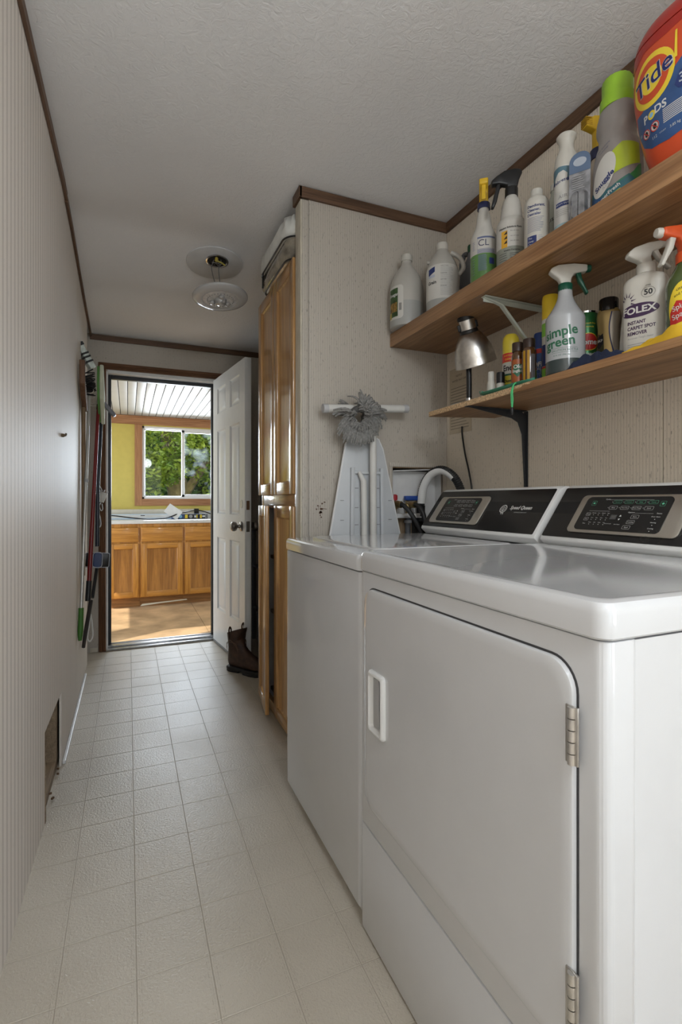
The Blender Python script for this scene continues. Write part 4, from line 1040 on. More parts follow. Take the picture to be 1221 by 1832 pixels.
# 8 white bottle of descaler
t = thing('cleaner_bottle', 'squat white bottle with navy lettering and screw cap on the upper shelf', 'bottle', (1.105, 1.141, ZU))
B = Body([(0, .030), (.004, .0335), (.01, .0345), (.150, .0345), (.163, .031), (.172, .022), (.178, .016)]); B.mesh('bottle_body', BOTW, t)
cap(t, .170, .196, .0165, CAPW, ribs=1); ph = D(222)
B.wrap(join2([text2(s_, .0108, -.025, z, 'LEFT', off=.0003) for s_, z in (('Deodorant,', .136), ('Cleaner,', .124), ('Descaler', .112))]), ph, 'lettering', INK_N, t)
q = B.wrap(join2([lines2(-.025, .024, .060, .104, 11, .0012), lines2(.006, .02, .02, .05, 6, .0008)]), ph, 'small_print', mat('ink_dusk', (.16, .17, .25), .5), t); q['kind'] = 'stuff'
B.wrap(rect2(-.025, .002, .018, .050), ph, 'maker_panel', INK_N, t); B.wrap(join2([text2(s_, .0075, -.022, z, 'LEFT') for s_, z in (('The', .043), ('Deep', .034), ('Clean', .025))]), ph, 'maker_lettering', INK_W, t, .0009)
# 9 frosted bottle
t = thing('frosted_bottle', 'pale frosted bottle with handwriting behind the white descaler bottle', 'bottle', (1.225, 1.185, ZU))
B = Body([(0, .030), (.005, .034), (.19, .034), (.215, .024), (.235, .015), (.25, .014)]); B.mesh('bottle_body', mat('frosted', (.42, .43, .37), .35), t); cap(t, .246, .266, .016, CAPW)
B.wrap(join2([text2('dust', .020, -.012, .145, shear=.3, rot=.35)]), D(215), 'handwriting', INK_B, t)
# 10 air freshener
t = thing('aerosol_can', 'white and teal air freshener can with a flared white top', 'can', (1.115, 1.041, ZU))
B = Body([(0, .0295), (.004, .032), (.13, .032), (.20, .032), (.228, .029), (.252, .0195), (.262, .0185), (.275, .021), (.284, .0255), (.288, .0262), (.292, .023)])
B.mesh('can_body', mat('can_silver', (.60, .59, .56), .3, .3), t, 0, .196); B.mesh('white_top', BOTW, t, .196); ph = D(206)
cap(t, .290, .299, .008, CAPW, 'nozzle'); TEAL = mat('teal_label', (.10, .19, .24), .4)
B.wrap(poly2([(-.095, .158), (.095, .158), (.095, .178), (.03, .188), (-.01, .196), (-.095, .19)]), ph, 'teal_band', TEAL, t)
B.wrap(rect2(-.095, .095, .152, .160), ph, 'navy_band', INK_N, t, .0008); B.wrap(rect2(-.1, .1, .002, .040), ph, 'teal_base', mat('teal_pale', (.28, .40, .43), .4), t, .0004)
B.wrap(poly2([(-.024, .165), (-.012, .180), (.002, .182), (.012, .172), (.010, .150), (.0, .130), (-.010, .122), (-.022, .135)]), ph, 'heart_panel', LABW, t, .0012)
B.wrap(join2([text2('Febreze', .012, -.006, .155, off=.0002, rot=.12)]), ph, 'lettering', INK_N, t, .0016)
B.wrap(join2([text2('AIR', .013, .0, .112, sx=1.3)]), ph, 'lettering', INK_GREY, t, .0008); B.wrap(rect2(-.02, .020, .086, .098), ph, 'navy_strip', INK_N, t, .0008); B.wrap(join2([text2('HEAVY DUTY', .0065, .0, .092)]), ph, 'strip_lettering', INK_W, t, .0012)
q = B.wrap(join2([lines2(-.02, .018, .060, .080, 4, .0009)]), ph, 'small_print', INK_GREY, t, .0008); q['kind'] = 'stuff'
# 11 blister pack leaning on the big bottle
t = thing('blister_pack', 'grey blister pack with a rounded blue header leaning on the softener bottle', 'package', (1.085, .972, ZU))
e = D(302)  # the card's width runs along this direction
R = Matrix.Rotation(e, 4, 'Z') @ Matrix.Rotation(D(-4), 4, 'X')
m_ = MB(); m_.prism([(-.026, 0), (.026, 0), (.026, .18)]+[(.026*math.cos(a), .18+.026*math.sin(a)) for a in [PI*k/10 for k in range(1, 10)]]+[(-.026, .18)], -.001, .001, 'xz', 0, 1, R); m_.build('backing_card', mat('card_grey', (.20, .20, .21), .3, coat=.5, var=.5, vscale=40), t, 30, local=True)
m_ = MB(); m_.prism([(-.0255, .150), (.0255, .150), (.0255, .18)]+[(.0255*math.cos(a), .18+.0255*math.sin(a)) for a in [PI*k/10 for k in range(1, 10)]]+[(-.0255, .18)], -.0016, -.001, 'xz', 0, 1, R); m_.build('blue_header', mat('header_blue', (.10, .15, .24), .4), t, 30, local=True)
m_ = MB(); m_._add(ell2(0, .178, .016, .012))
for v in m_.bm.verts: v.co = R @ Vector((v.co.x, -.0022, v.co.y))
m_.build('header_badge', mat('badge_mist', (.38, .42, .48), .4), t, 0, local=True)
rs = []
for k, (dd, y) in enumerate(((0, -.001), (.002, -.010), (.006, -.018), (.012, -.020))):
    rs.append([tuple(R @ Vector((p[0], y, p[1]))) for p in rrect(-.021+dd, .021-dd, .012+dd, .095-dd, .010, 4)])
MB().rings(rs).build('blister', mat('blister_clear', (.16, .16, .165), .08, coat=1.0, var=.5, vscale=30), t, 40, local=True)
m_ = MB()
for k in range(7):
    m_.box(-.018, .012-.004*(k % 3), -.0022, -.0014, .104+.006*k, .1063+.006*k, 0, 1, R)
q = m_.build('print_lines', INK_GREY, t, 0, local=True); q['kind'] = 'stuff'
# 12 bottles behind
t = thing('spray_bottle', 'spray bottle with a ribbed yellow head behind the grey softener bottle', 'bottle', (1.235, 1.040, ZU))
B = Body([(0, .030), (.005, .034), (.20, .034), (.225, .028), (.25, .019), (.262, .018)]); B.mesh('bottle_body', mat('cream_bottle', (.52, .45, .36), .4), t); ph = D(120)
cap(t, .255, .285, .021, NAVY, 'collar', ribs=1); R = Matrix.Translation((0, 0, .285)) @ Matrix.Rotation(D(165), 4, 'Z')
tb = MB(); tb.prism([(-.012, 0), (.012, 0), (.013, .05), (.030, .056), (.044, .060), (.044, .070), (.020, .090), (-.014, .094), (-.020, .06)], -.012, .012, 'xz', .003, 2, R); hd = tb.build('spray_head', YP, t, 45, local=True)
tb = MB()
for k in range(5): tb.box(.026, .046, -.0125, .0125, .062+.005*k, .0642+.005*k, 0, 1, R)
q = tb.build('head_ribs', mat('yellow_shadow', (.48, .28, .02), .5), hd, 0, local=True); q['kind'] = 'stuff'
t = thing('cleaner_bottle', 'cream bottle with a dark green cap behind the blister pack', 'bottle', (1.272, 1.112, ZU))
B = Body([(0, .028), (.005, .0325), (.22, .0325), (.245, .028), (.255, .027)]); B.mesh('bottle_body', mat('cream_bottle', (.52, .45, .36), .4), t); cap(t, .252, .285, .030, GCAP, ribs=1)
# 13 fabric softener
t = thing('softener_bottle', 'grey fabric softener bottle with a bright green cap and blue-green label', 'bottle', (1.138, .902, ZU))
B = Body([(0, .050, .036), (.006, .060, .041), (.02, .063, .043), (.14, .060, .042), (.172, .052, .039), (.190, .0445, .036), (.205, .0440, .0355), (.226, .0510, .0380), (.246, .0500, .037), (.266, .043, .035), (.282, .036, .033)], 2.3, D(90))
SG = mat('softener_grey', (.27, .245, .23), .3, var=.04); B.mesh('bottle_body', SG, t)
LIME = mat('lime_cap', (.28, .50, .03), .4)
MB().lathe([(.0385, .272), (.0395, .276), (.039, .298), (.036, .300), (.0345, .301)], (0, 0, 0), 32, Matrix.Diagonal((.97, 1.05, 1, 1))).build('cap_skirt', LIME, t, 40, local=True); cap(t, .300, .345, .0345, LIME, ribs=1); ph = D(196)
B.wrap(poly2([(-.062, .012), (.075, .012), (.075, .040), (.045, .075), (.005, .060), (-.03, .06), (-.062, .075)]), ph, 'teal_field', mat('softener_teal', (.035, .13, .16), .4), t, .0005)
B.wrap(poly2([(-.062, .012), (.0, .012), (-.02, .045), (-.062, .062)]), ph, 'blue_field', mat('softener_blue', (.03, .09, .22), .4), t, .0009)
B.wrap(poly2([(.012, .062)]+[(.012+.06*math.sin(a), .062+.060*(1-math.cos(a))*1.0) for a in (.2, .5, .8, 1.1)]+[(.075, .10), (.075, .04), (.046, .072)]), ph, 'green_field', mat('softener_green', (.05, .22, .07), .4), t, .0010)
B.wrap(poly2([(.008, .088), (.070, .100), (.070, .150), (.030, .160), (.004, .145)]), ph, 'lime_field', mat('softener_lime', (.38, .46, .03), .4), t, .0008)
B.wrap(ell2(-.018, .100, .030, .052, -.35), ph, 'white_glow', LABW, t, .0013)
B.wrap(join2([text2('Snuggle', .019, -.016, .083, off=.0008, rot=.5, shear=.1)]), ph, 'lettering', INK_N, t, .0018)
B.wrap(join2([text2('PLUS', .008, -.010, .068, rot=.4)]), ph, 'lettering', INK_GREY, t, .0018)
B.wrap(join2([text2('SuperFresh', .0135, -.004, .046, off=.0003, rot=.38)]), ph, 'lettering', INK_W, t, .0019)
B.wrap(poly2([(-.006, .030), (.026, .040), (.026, .046), (-.006, .036)]), ph, 'lime_strip', mat('softener_lime', (.38, .46, .03), .4), t, .0019)
B.wrap(join2([text2('Odor Eliminating', .0055, -.020, .172, rot=.4), text2('Technology', .0055, -.017, .163, rot=.4)]), ph, 'small_print', INK_N, t, .0008)
# 14 laundry pods tub
t = thing('laundry_pods_tub', 'big orange laundry pods tub with a blue label on the upper shelf', 'tub', (1.125, .714, ZU))
B = Body([(0, .040, .042), (.006, .052, .052), (.03, .072, .064), (.07, .086, .072), (.13, .099, .078), (.215, .111, .080), (.28, .111, .078), (.315, .104, .072), (.338, .088, .062), (.35, .062, .046), (.354, .03, .024)], 2.5, D(90))
ORG = mat('tub_orange', (.58, .072, .02), .32, var=.03); ORD = mat('lid_red', (.36, .02, .012), .32)
B.mesh('tub_body', ORG, t, 0, .296, 48); B.mesh('lid', ORD, t, .298, None, 48, .002); ph = D(180)
B.wrap(poly2([(-.115, .27), (-.085, .262), (-.05, .275), (.0, .272), (.115, .285), (.115, .297), (-.115, .297)]), ph, 'dark_red_swoosh', ORD, t, .0005)
BLU = mat('tub_blue', (.035, .085, .22), .35, var=.2, vscale=14)
pts = [(-.083, .150), (-.086, .110), (-.072, .075), (-.045, .058), (.0, .052), (.06, .058), (.10, .08), (.10, .21), (.04, .205), (.015, .185), (-.01, .165), (-.06, .148)]
B.wrap(poly2(pts), ph, 'blue_label', BLU, t, .0008)
lx, lz = -.033, .200
B.wrap(ell2(lx, lz, .0530, .0560), ph, 'yellow_ring', INK_Y, t, .0012); B.wrap(ell2(lx, lz, .0415, .0440), ph, 'orange_ring', ORG, t, .0016); B.wrap(ell2(lx, lz, .026, .0275), ph, 'yellow_centre', INK_Y, t, .0020)
B.wrap(join2([text2('Tide', .052, lx+.002, lz+.001, off=.0016, shear=.12, rot=.22, sx=.98)]), ph, 'lettering_edge', INK_W, t, .0024)
B.wrap(join2([text2('Tide', .052, lx+.002, lz+.001, off=.0006, shear=.12, rot=.22, sx=.98)]), ph, 'lettering', mat('ink_royal', (.012, .02, .12), .4), t, .0029)
B.wrap(join2([text2('P', .023, -.050, .124, off=.0006), text2('DS', .023, -.013, .128, off=.0006)]), ph, 'lettering', INK_W, t, .0014)
B.wrap(ell2(-.0335, .1245, .0088, .0092), ph, 'letter_o', INK_Y, t, .0014); B.wrap(ell2(-.0335, .1245, .0048, .005), ph, 'letter_o_centre', mat('badge_blue', (.25, .5, .7), .5), t, .0018)
for cx in (-.050, -.027):
    cz = .094+(cx+.05)*.10
    B.wrap(ell2(cx, cz, .0102, .0102), ph, 'warning_disc', INK_W, t, .0014); B.wrap(ell2(cx, cz, .0045, .006), ph, 'warning_figure', INK_B, t, .0017)
    B.wrap(join2([ring2([(cx+.0102*math.cos(2*PI*k/24), cz+.0102*math.sin(2*PI*k/24)) for k in range(24)], .002), poly2([(cx-.0075, cz+.0062), (cx-.0062, cz+.0075), (cx+.0075, cz-.0062), (cx+.0062, cz-.0075)])]), ph, 'warning_ring', INK_R, t, .0021)
B.wrap(join2([text2('112', .0085, -.030, .075), text2('COUNT', .004, -.018, .0755, 'LEFT'), text2('3.85 kg (8.4 lb)', .0075, .004, .074, 'LEFT')]), ph, 'lettering', INK_W, t, .0014)
q = B.wrap(join2([lines2(-.008, .07, .088, .118, 8, .0017, .1), lines2(-.074, -.064, .100, .106, 3, .0007)]), ph, 'small_print', INK_W, t, .0014); q['kind'] = 'stuff'
B.wrap(poly2([(.018, .150), (.026, .138), (.08, .140), (.08, .180), (.028, .172)]), ph, 'navy_badge', INK_N, t, .0014); B.wrap(join2([text2('3in1', .026, .048, .156, off=.0005)]), ph, 'badge_lettering', mat('badge_mist', (.38, .42, .48), .4), t, .0019)
B.wrap(poly2([(.018, .205), (.024, .205), (.024, .262), (.020, .262)]), ph, 'yellow_flash', INK_Y, t, .0014)

# ------------------------------------------------------------------ lower shelf: lamp and bottles
t = thing('desk_lamp', 'brushed steel desk lamp with black neck at the far end of the lower shelf', 'lamp', (1.165, 1.545, ZL))
MB().lathe([(.066, 0), (.068, .004), (.064, .011), (.045, .015), (.014, .018), (.012, .020)], (0, 0, 0), 36).build('base', STEEL, t, 40, local=True)
MB().lathe([(.0125, .018), (.0125, .030)], (-.012, -.022, 0), 16).build('neck_ferrule', CHROME, t, 40, local=True)
MB().tube(spline([(-.012, -.022, .025), (-.012, -.022, .10), (-.013, -.020, .16), (-.018, -.020, .215), (-.030, -.028, .262)], 6), .0098, 14).build('neck', BLACK, t, 50, local=True)
top = Vector((1.121, 1.507, 1.700))-t.location; d = Vector((.0736, .0268, -.178)); ax = d.normalized(); Lh = d.length
q = Vector((0, 0, -1)).rotation_difference(ax).to_matrix().to_4x4()
R = Matrix.Translation(top) @ q @ Matrix.Scale(-1, 4, (0, 0, 1)) @ Matrix.Scale(-1, 4, (0, 1, 0))
def head(prof, name, m, parent, cap_=False):
    b = MB(); rs = [[tuple(R @ Vector((r*math.cos(2*PI*i/40), r*math.sin(2*PI*i/40), z))) for i in range(40)] for r, z in prof]; b.rings(rs, cap_); return b.build(name, m, parent, 40, local=True)
shd = head([(.030, .070), (.040, .080), (.054, .100), (.066, .128), (.073, .160), (.0755, .186), (.0772, .1885), (.0758, .189), (.074, .186), (.0645, .128), (.052, .100), (.030, .078)], 'shade', STEEL, t)
head([(.0285, .020), (.0290, .066)], 'socket_sleeve', STEEL, shd, True); head([(.001, -.020), (.012, -.018), (.022, -.011), (.0285, .002), (.0315, .018), (.0315, .026), (.001, .026)], 'socket_cap', BLACK, shd)
head([(.0305, .060), (.0335, .066), (.0335, .073), (.031, .077)], 'black_ring', BLACK, shd, True)
for s_ in (-1, 1):
    m_ = MB(); m_.box(-.006, .006, -.004, .004, -.012, .012, .002, 2, R @ Matrix.Rotation(D(25), 4, 'Z') @ Matrix.Translation((s_*.031, 0, .048))); m_.build('vent_clip', BLACK, shd, 40, local=True)
# lamp cord under the shelf
o = MB().tube(spline([(1.318, 1.79, 1.338), (1.316, 1.785, 1.30), (1.315, 1.765, 1.22), (1.313, 1.735, 1.14), (1.31, 1.712, 1.06), (1.30, 1.70, .95)], 6), .0036, 8).build('lamp_cord', BLACK, None); tag(o, 'black lamp cord hanging down the right wall below the lower shelf', 'cord')
# sheet of paper on the wall
t = thing('wall_notice', 'faded paper notice with typed lines taped to the wall behind the lamp', 'notice', (1.326, 1.81, 1.46))
MB().box(XR-.0022, XR-.001, 1.735, 1.890, 1.315, 1.600).build('paper', mat('paper_tan', (.50, .42, .31), .8), t)
def wallprint(b, name, m, parent, x=XR-.0025):
    return place2(b, (x, 0, 0), (0, -1, 0), (0, 0, 1), 0, name, m, parent)
q = wallprint(join2([lines2(-1.88, -1.75, 1.33, 1.52, 15, .0028, .2)]), 'typed_lines', mat('ink_faded', (.19, .16, .13), .7), t); q['kind'] = 'stuff'
q = wallprint(join2([text2('NOTICE', .012, -1.82, 1.565), text2('WATER SHUT OFF', .012, -1.82, 1.545)]), 'heading', INK_B, t); q['kind'] = 'stuff'
# green tray with small bottles
TG = mat('jade_plastic', (.07, .30, .20), .3)
t = thing('soap_tray', 'long jade green plastic tray lying at the chipped shelf edge', 'tray', (1.105, 1.27, ZL))
rs = []
for k, (f, wd, zz) in enumerate(((0, .004, .022), (.04, .016, .014), (.15, .030, .006), (.5, .036, .004), (.85, .030, .006), (.96, .016, .008), (1, .004, .012))):
    y = .125-.25*f
    rs.append([(-wd, y, zz+.006), (-wd*.7, y, zz-.003), (wd*.7, y, zz-.003), (wd, y, zz+.006), (wd*.8, y, zz+.0065), (wd*.6, y, zz), (-wd*.6, y, zz), (-wd*.8, y, zz+.0065)])
MB().rings(rs).build('tray', TG, t, 60, local=True)
t = thing('cord_loop', 'bright green cord loop with a black bead hanging off the lower shelf', 'cord', (1.062, 1.195, 1.30))
MB().tube(spline([(1.098, 1.195, 1.379), (1.072, 1.1945, 1.373), (1.0605, 1.192, 1.350), (1.0605, 1.191, 1.322), (1.0605, 1.194, 1.297), (1.0605, 1.197, 1.322), (1.0605, 1.197, 1.350), (1.072, 1.1965, 1.372), (1.098, 1.197, 1.379)], 5), .0018, 7).build('cord', mat('neon_green', (.08, .55, .20), .5), t)
MB().lathe([(.003, -.010), (.0055, -.006), (.0055, .008), (.003, .012)], (1.0605, 1.194, 1.288), 14).build('bead', BLACK, t)
t = thing('small_bottle', 'tiny white bottle with a white cap in the green tray', 'bottle', (1.122, 1.364, ZL+.008))
B = Body([(0, .012), (.003, .0135), (.035, .0135), (.045, .011), (.052, .009)]); B.mesh('bottle_body', BOTW, t); cap(t, .048, .078, .0105, CAPW)
t = thing('small_bottle', 'tiny bottle with a black cap beside the yellow spray can', 'bottle', (1.146, 1.345, ZL))
B = Body([(0, .012), (.003, .0138), (.042, .0138), (.05, .011)]); B.mesh('bottle_body', BOTW, t); cap(t, .046, .082, .0135, BLACK); B.wrap(join2([text2('LOCTITE', .0078, 0, .026, off=.0002)]), D(228), 'lettering', INK_R, t)
# dusting spray
t = thing('aerosol_can', 'yellow dusting spray can with a yellow dome cap next to the two brown bottles', 'can', (1.197, 1.353, ZL)); ph = D(226)
B = Body([(0, .026), (.003, .0275), (.150, .0275), (.155, .0265)]); B.mesh('can_body', mat('can_yellow', (.68, .58, .05), .35), t)
MB().lathe([(.0275, .154), (.0275, .190), (.025, .206), (.018, .216), (.001, .218)], (0, 0, 0), 30).build('dome_cap', mat('cap_yellow', (.60, .47, .04), .35), t, 40, local=True)
B.wrap(rect2(-.05, .05, .120, .150), ph, 'red_band', INK_R, t); B.wrap(join2([text2('DUSTING AND', .007, 0, .141), text2('CLEANING', .008, 0, .129)]), ph, 'band_lettering', INK_Y, t, .0009)
B.wrap(rect2(-.05, .05, .080, .119), ph, 'white_band', LABW, t); B.wrap(join2([text2('Endust', .027, .004, .099, off=.0008, sx=.85)]), ph, 'lettering', INK_B, t, .0009); B.wrap(rect2(-.05, .05, .074, .080), ph, 'green_band', INK_G, t, .0006)
B.wrap(join2([text2('Dust &', .013, -.004, .056, off=.0004), text2('Lemon Fresh', .011, -.002, .043, off=.0004), text2('CLEANS', .006, 0, .020)]), ph, 'lettering', INK_B, t, .0007)
# brown polish bottles
AMB = mat('amber_glass', (.085, .035, .010), .1, coat=.6); BRC = mat('brown_cap', (.035, .018, .012), .4)
t = thing('polish_bottle', 'small brown wood polish bottle with an orange and green label', 'bottle', (1.125, 1.2415, ZL+.008)); ph = D(227)
B = Body([(0, .0165), (.003, .0185), (.095, .0185), (.108, .015), (.116, .013)]); B.mesh('bottle_body', AMB, t); cap(t, .112, .140, .0165, BRC, ribs=1)
B.wrap(rect2(-.0285, .0285, .006, .086), ph, 'label', mat('label_rust', (.34, .085, .02), .4, var=.15), t); B.wrap(poly2([(-.013, .070), (.013, .070), (.014, .045), (0, .030), (-.014, .045)]), ph, 'green_shield', INK_G, t, .0009)
B.wrap(join2([text2('Old', .016, 0, .062, off=.0004), text2('English', .012, 0, .049, off=.0003)]), ph, 'lettering', LABW, t, .0013)
t = thing('polish_bottle', 'small dark brown polish bottle with amber stripes, nearer the blue can', 'bottle', (1.130, 1.198, ZL+.008)); ph = D(226)
B = Body([(0, .019), (.003, .0215), (.100, .0215), (.114, .017), (.12, .015)]); B.mesh('bottle_body', AMB, t); cap(t, .112, .140, .0175, BRC, ribs=1)
B.wrap(join2([rect2(-.018, -.011, .006, .102)]), ph, 'amber_stripe', mat('amber_oil', (.45, .24, .015), .2), t); B.wrap(rect2(-.005, .002, .006, .102), ph, 'amber_stripe', mat('amber_oil', (.45, .24, .015), .2), t); B.wrap(rect2(.006, .020, .010, .090), ph, 'label_back', mat('label_slate', (.16, .15, .16), .4), t)
# blue can, yellow-cap aerosol
t = thing('aerosol_can', 'blue starburst spray can with a blue cap and red band', 'can', (1.250, 1.273, ZL)); ph = D(222)
B = Body([(0, .022), (.003, .0235), (.150, .0235), (.156, .022)]); B.mesh('can_body', mat('can_blue', (.03, .085, .28), .35), t); cap(t, .154, .203, .0215, mat('cap_blue', (.02, .05, .20), .4))
B.wrap(rect2(-.05, .05, .134, .149), ph, 'red_band', INK_R, t); B.wrap(join2([text2('OFF', .020, -.008, .098, off=.0006, shear=.2)]), ph, 'lettering', INK_W, t, .0009)
B.wrap(join2([poly2([(-.006+.006*math.cos(a)+.0005, .075+.006*math.sin(a)), (-.006+.024*math.cos(a+.08), .075+.030*math.sin(a+.08)), (-.006+.006*math.cos(a+.16), .075+.006*math.sin(a+.16))]) for a in [k*.45 for k in range(14)]]), ph, 'starburst', INK_W, t, .0007)['kind'] = 'stuff'
t = thing('aerosol_can', 'tall green and white spray can with a yellow cap behind the clear spray bottle', 'can', (1.195, 1.176, ZL)); ph = D(224)
B = Body([(0, .024), (.003, .0255), (.205, .0255), (.213, .0235)]); B.mesh('can_body', LABW, t); cap(t, .206, .281, .0250, mat('cap_lemon', (.74, .52, .03), .4))
B.wrap(rect2(-.05, .05, .155, .195), ph, 'green_band', mat('lime_band', (.22, .50, .06), .4), t); B.wrap(rect2(-.05, .05, .065, .130), ph, 'blue_band', INK_N, t); B.wrap(rect2(-.05, .05, .004, .058), ph, 'green_band', mat('lime_band', (.22, .50, .06), .4), t); B.wrap(rect2(-.05, .05, .058, .064), ph, 'red_band', INK_R, t)
# clear spray bottle of green cleaner
t = thing('spray_bottle', 'clear spray bottle lettered simple green with a white and green trigger', 'bottle', (1.125, 1.055, ZL)); ph = D(222)
B = Body([(0, .046), (.004, .0505), (.012, .0515), (.158, .0515), (.166, .049), (.180, .040), (.205, .026), (.224, .0195), (.240, .0185), (.244, .018)])
SGM = mat('clear_grey_plastic', (.40, .41, .42), .22, coat=.3, var=.03); B.mesh('bottle_body', SGM, t, .040); B.mesh('dark_liquid', mat('dark_liquid', (.035, .05, .05), .15, coat=.4), t, 0, .040)
EM = mat('emerald_plastic', (.01, .085, .05), .35)
trigger_head(t, .238, D(-32), CAPW, EM, EM, 1.08, .0185, .020, EM)
B.wrap(join2([text2('simple', .036, -.012, .113, off=.0009, rot=.10)]), ph, 'lettering', INK_G, t); B.wrap(join2([text2('green', .036, -.014, .085, off=.0009, rot=.10)]), ph, 'lettering', INK_G, t)
q = B.wrap(join2([text2('DILUTION BOTTLE', .0075, 0, .063, sx=1.1), text2('32 FL OZ  (946 mL)', .0055, -.008, .050), rect2(-.035, .033, .069, .0696), rect2(-.035, .033, .057, .0576)]), ph, 'small_print', INK_G, t); q['kind'] = 'stuff'
# green scouring powder can
t = thing('powder_can', 'green scouring powder can with a red oval brand badge', 'can', (1.255, 1.100, ZL)); ph = D(228)
B = Body([(0, .031), (.002, .0325), (.205, .0325), (.207, .0318)]); B.mesh('can_body', mat('can_green', (.03, .15, .045), .3, .3, var=.15, vscale=40), t); MB().lathe([(.033, .204), (.0335, .209), (.030, .2095), (.029, .206)], (0, 0, 0), 30).build('rim', CHROME, t, 40, local=True)
B.wrap(ell2(.004, .118, .030, .026), ph, 'badge', INK_R, t); B.wrap(join2([ring2([(.004+.030*math.cos(2*PI*k/28), .118+.026*math.sin(2*PI*k/28)) for k in range(28)], .002)]), ph, 'badge_edge', INK_Y, t, .0009)
B.wrap(join2([text2('Comet', .022, .004, .117, off=.0008)]), ph, 'lettering', INK_W, t, .0009); B.wrap(join2([text2('bleach', .014, .008, .082, off=.0004), text2('limonador', .013, .006, .067, off=.0004)]), ph, 'lettering', INK_W, t)
B.wrap(join2([text2('scratch free', .007, .008, .172), text2('formula', .007, .008, .162), text2('tough stains', .0065, .008, .046), text2('no scratching', .0065, .008, .036)]), ph, 'lettering', INK_Y, t)
# gold bottles
def gold(label, loc, w_=1.):
    t = thing('polish_flask', label, 'bottle', loc, 0, 'gold appliance polish flasks'); ph = D(218)
    B = Body([(0, .028*w_, .020), (.004, .032*w_, .023), (.06, .033*w_, .024), (.10, .029*w_, .022), (.14, .028*w_, .021), (.175, .031*w_, .023), (.190, .029*w_, .022), (.198, .025, .020)], 2.4, D(120))
    B.mesh('bottle_body', mat('gold_plastic', (.40, .29, .12), .32, .5), t); cap(t, .192, .228, .0245, BLACKG, ribs=1)
    B.wrap(poly2([(-.034, .02), (-.012, .02), (-.010, .06), (-.014, .12), (-.034, .13)]), ph, 'dark_label', mat('flask_olive', (.06, .055, .02), .4), t)
    B.wrap(poly2([(-.032, .118), (-.014, .128), (-.013, .100), (-.022, .085), (-.032, .092)]), ph, 'shield', INK_B, t, .0009); B.wrap(join2([text2('BKF', .010, -.023, .108, off=.0003)]), ph, 'lettering', LABW, t, .0013)
    b = []
    for k in range(12):
        z0, z1 = .012+.0145*k, .012+.0145*(k+1); f = lambda z: .006+.006*math.sin(z*34)
        b.append(poly2([(f(z0), z0), (f(z0)+.0032, z0), (f(z1)+.0032, z1), (f(z1), z1)]))
    q = B.wrap(join2(b), ph, 'curved_stripe', INK_N, t, .0007); q['kind'] = 'stuff'
    b = []
    for k in range(12):
        z0, z1 = .012+.0145*k, .012+.0145*(k+1); f = lambda z: .0095+.006*math.sin(z*34)
        b.append(poly2([(f(z0), z0), (.05, z0), (.05, z1), (f(z1), z1)]))
    q = B.wrap(join2(b), ph, 'silver_side', mat('flask_silver', (.42, .38, .32), .35, .4), t, .0005); q['kind'] = 'stuff'
    return t
gold('curved gold polish flask with a navy stripe next to the green powder can', (1.262, 1.028, ZL)); gold('gold polish flask half hidden behind the white ampersand bottle', (1.285, .968, ZL), .9)
# white spot remover with ampersand
t = thing('cleaner_bottle', 'white bottle with a yellow ampersand on blue beside the carpet spot remover', 'bottle', (1.235, .924, ZL)); ph = D(212)
B = Body([(0, .034, .024), (.004, .0385, .027), (.06, .0385, .027), (.12, .034, .025), (.16, .030, .023), (.185, .022, .02), (.20, .015, .015)], 2.4, D(115)); B.mesh('bottle_body', LABW, t); cap(t, .196, .214, .016, CAPW)
B.wrap(poly2([(-.020, .012), (.03, .012), (.03, .088), (-.012, .082)]), ph, 'blue_field', INK_N, t); B.wrap(join2([text2('S', .044, .002, .066, off=.0012), text2('&', .042, .004, .030, off=.0012)]), ph, 'lettering', INK_Y, t, .0009); B.wrap(join2([text2('Tuff', .012, .0, .098, rot=.2)]), ph, 'lettering', INK_R, t, .0007); B.wrap(join2([text2('S', .024, .0, .122, off=.0008)]), ph, 'lettering', INK_N, t, .0007)
# carpet spot remover
t = thing('spray_bottle', 'wide white carpet spot remover bottle with a white trigger and purple oval', 'bottle', (1.160, .842, ZL)); ph = D(203)
B = Body([(0, .042, .026), (.005, .048, .031), (.015, .049, .032), (.178, .048, .031), (.192, .044, .028), (.200, .030, .022), (.204, .020, .018), (.210, .017, .017)], 2.8, D(113)); B.mesh('bottle_body', BOTW, t)
trigger_head(t, .204, D(-25), CAPW, CAPW, CAPW, .95, .020, .024, None, D(18)); PUR = mat('ink_plum', (.045, .018, .06), .45)
B.wrap(ell2(-.008, .112, .043, .0165), ph, 'purple_oval', PUR, t); B.wrap(join2([text2('FOLEX', .022, -.009, .112, off=.0007, sx=1.12)]), ph, 'oval_lettering', LABW, t, .0010)
B.wrap(join2([text2(s_, .0112, -.033, z, 'LEFT', off=.0005, sx=.86) for s_, z in (('INSTANT', .083), ('CARPET SPOT', .070), ('REMOVER', .057))]), ph, 'lettering', PUR, t)
B.wrap(join2([text2('50', .018, .012, .150, off=.0007), ring2([(.012+.0145*math.cos(2*PI*k/30), .150+.0125*math.sin(2*PI*k/30)) for k in range(30)], .0006), text2('OVER', .0045, .012, .166)]), ph, 'lettering', INK_B, t)
B.wrap(join2([poly2([(-.034+.010*math.cos(a), .136+.013*math.sin(a)), (-.034+.022*math.cos(a+.15), .136+.026*math.sin(a+.15)), (-.034+.010*math.cos(a+.3), .136+.013*math.sin(a+.3))]) for a in [k*.5 for k in range(-1, 6)]]), ph, 'leaf_crest', PUR, t)['kind'] = 'stuff'
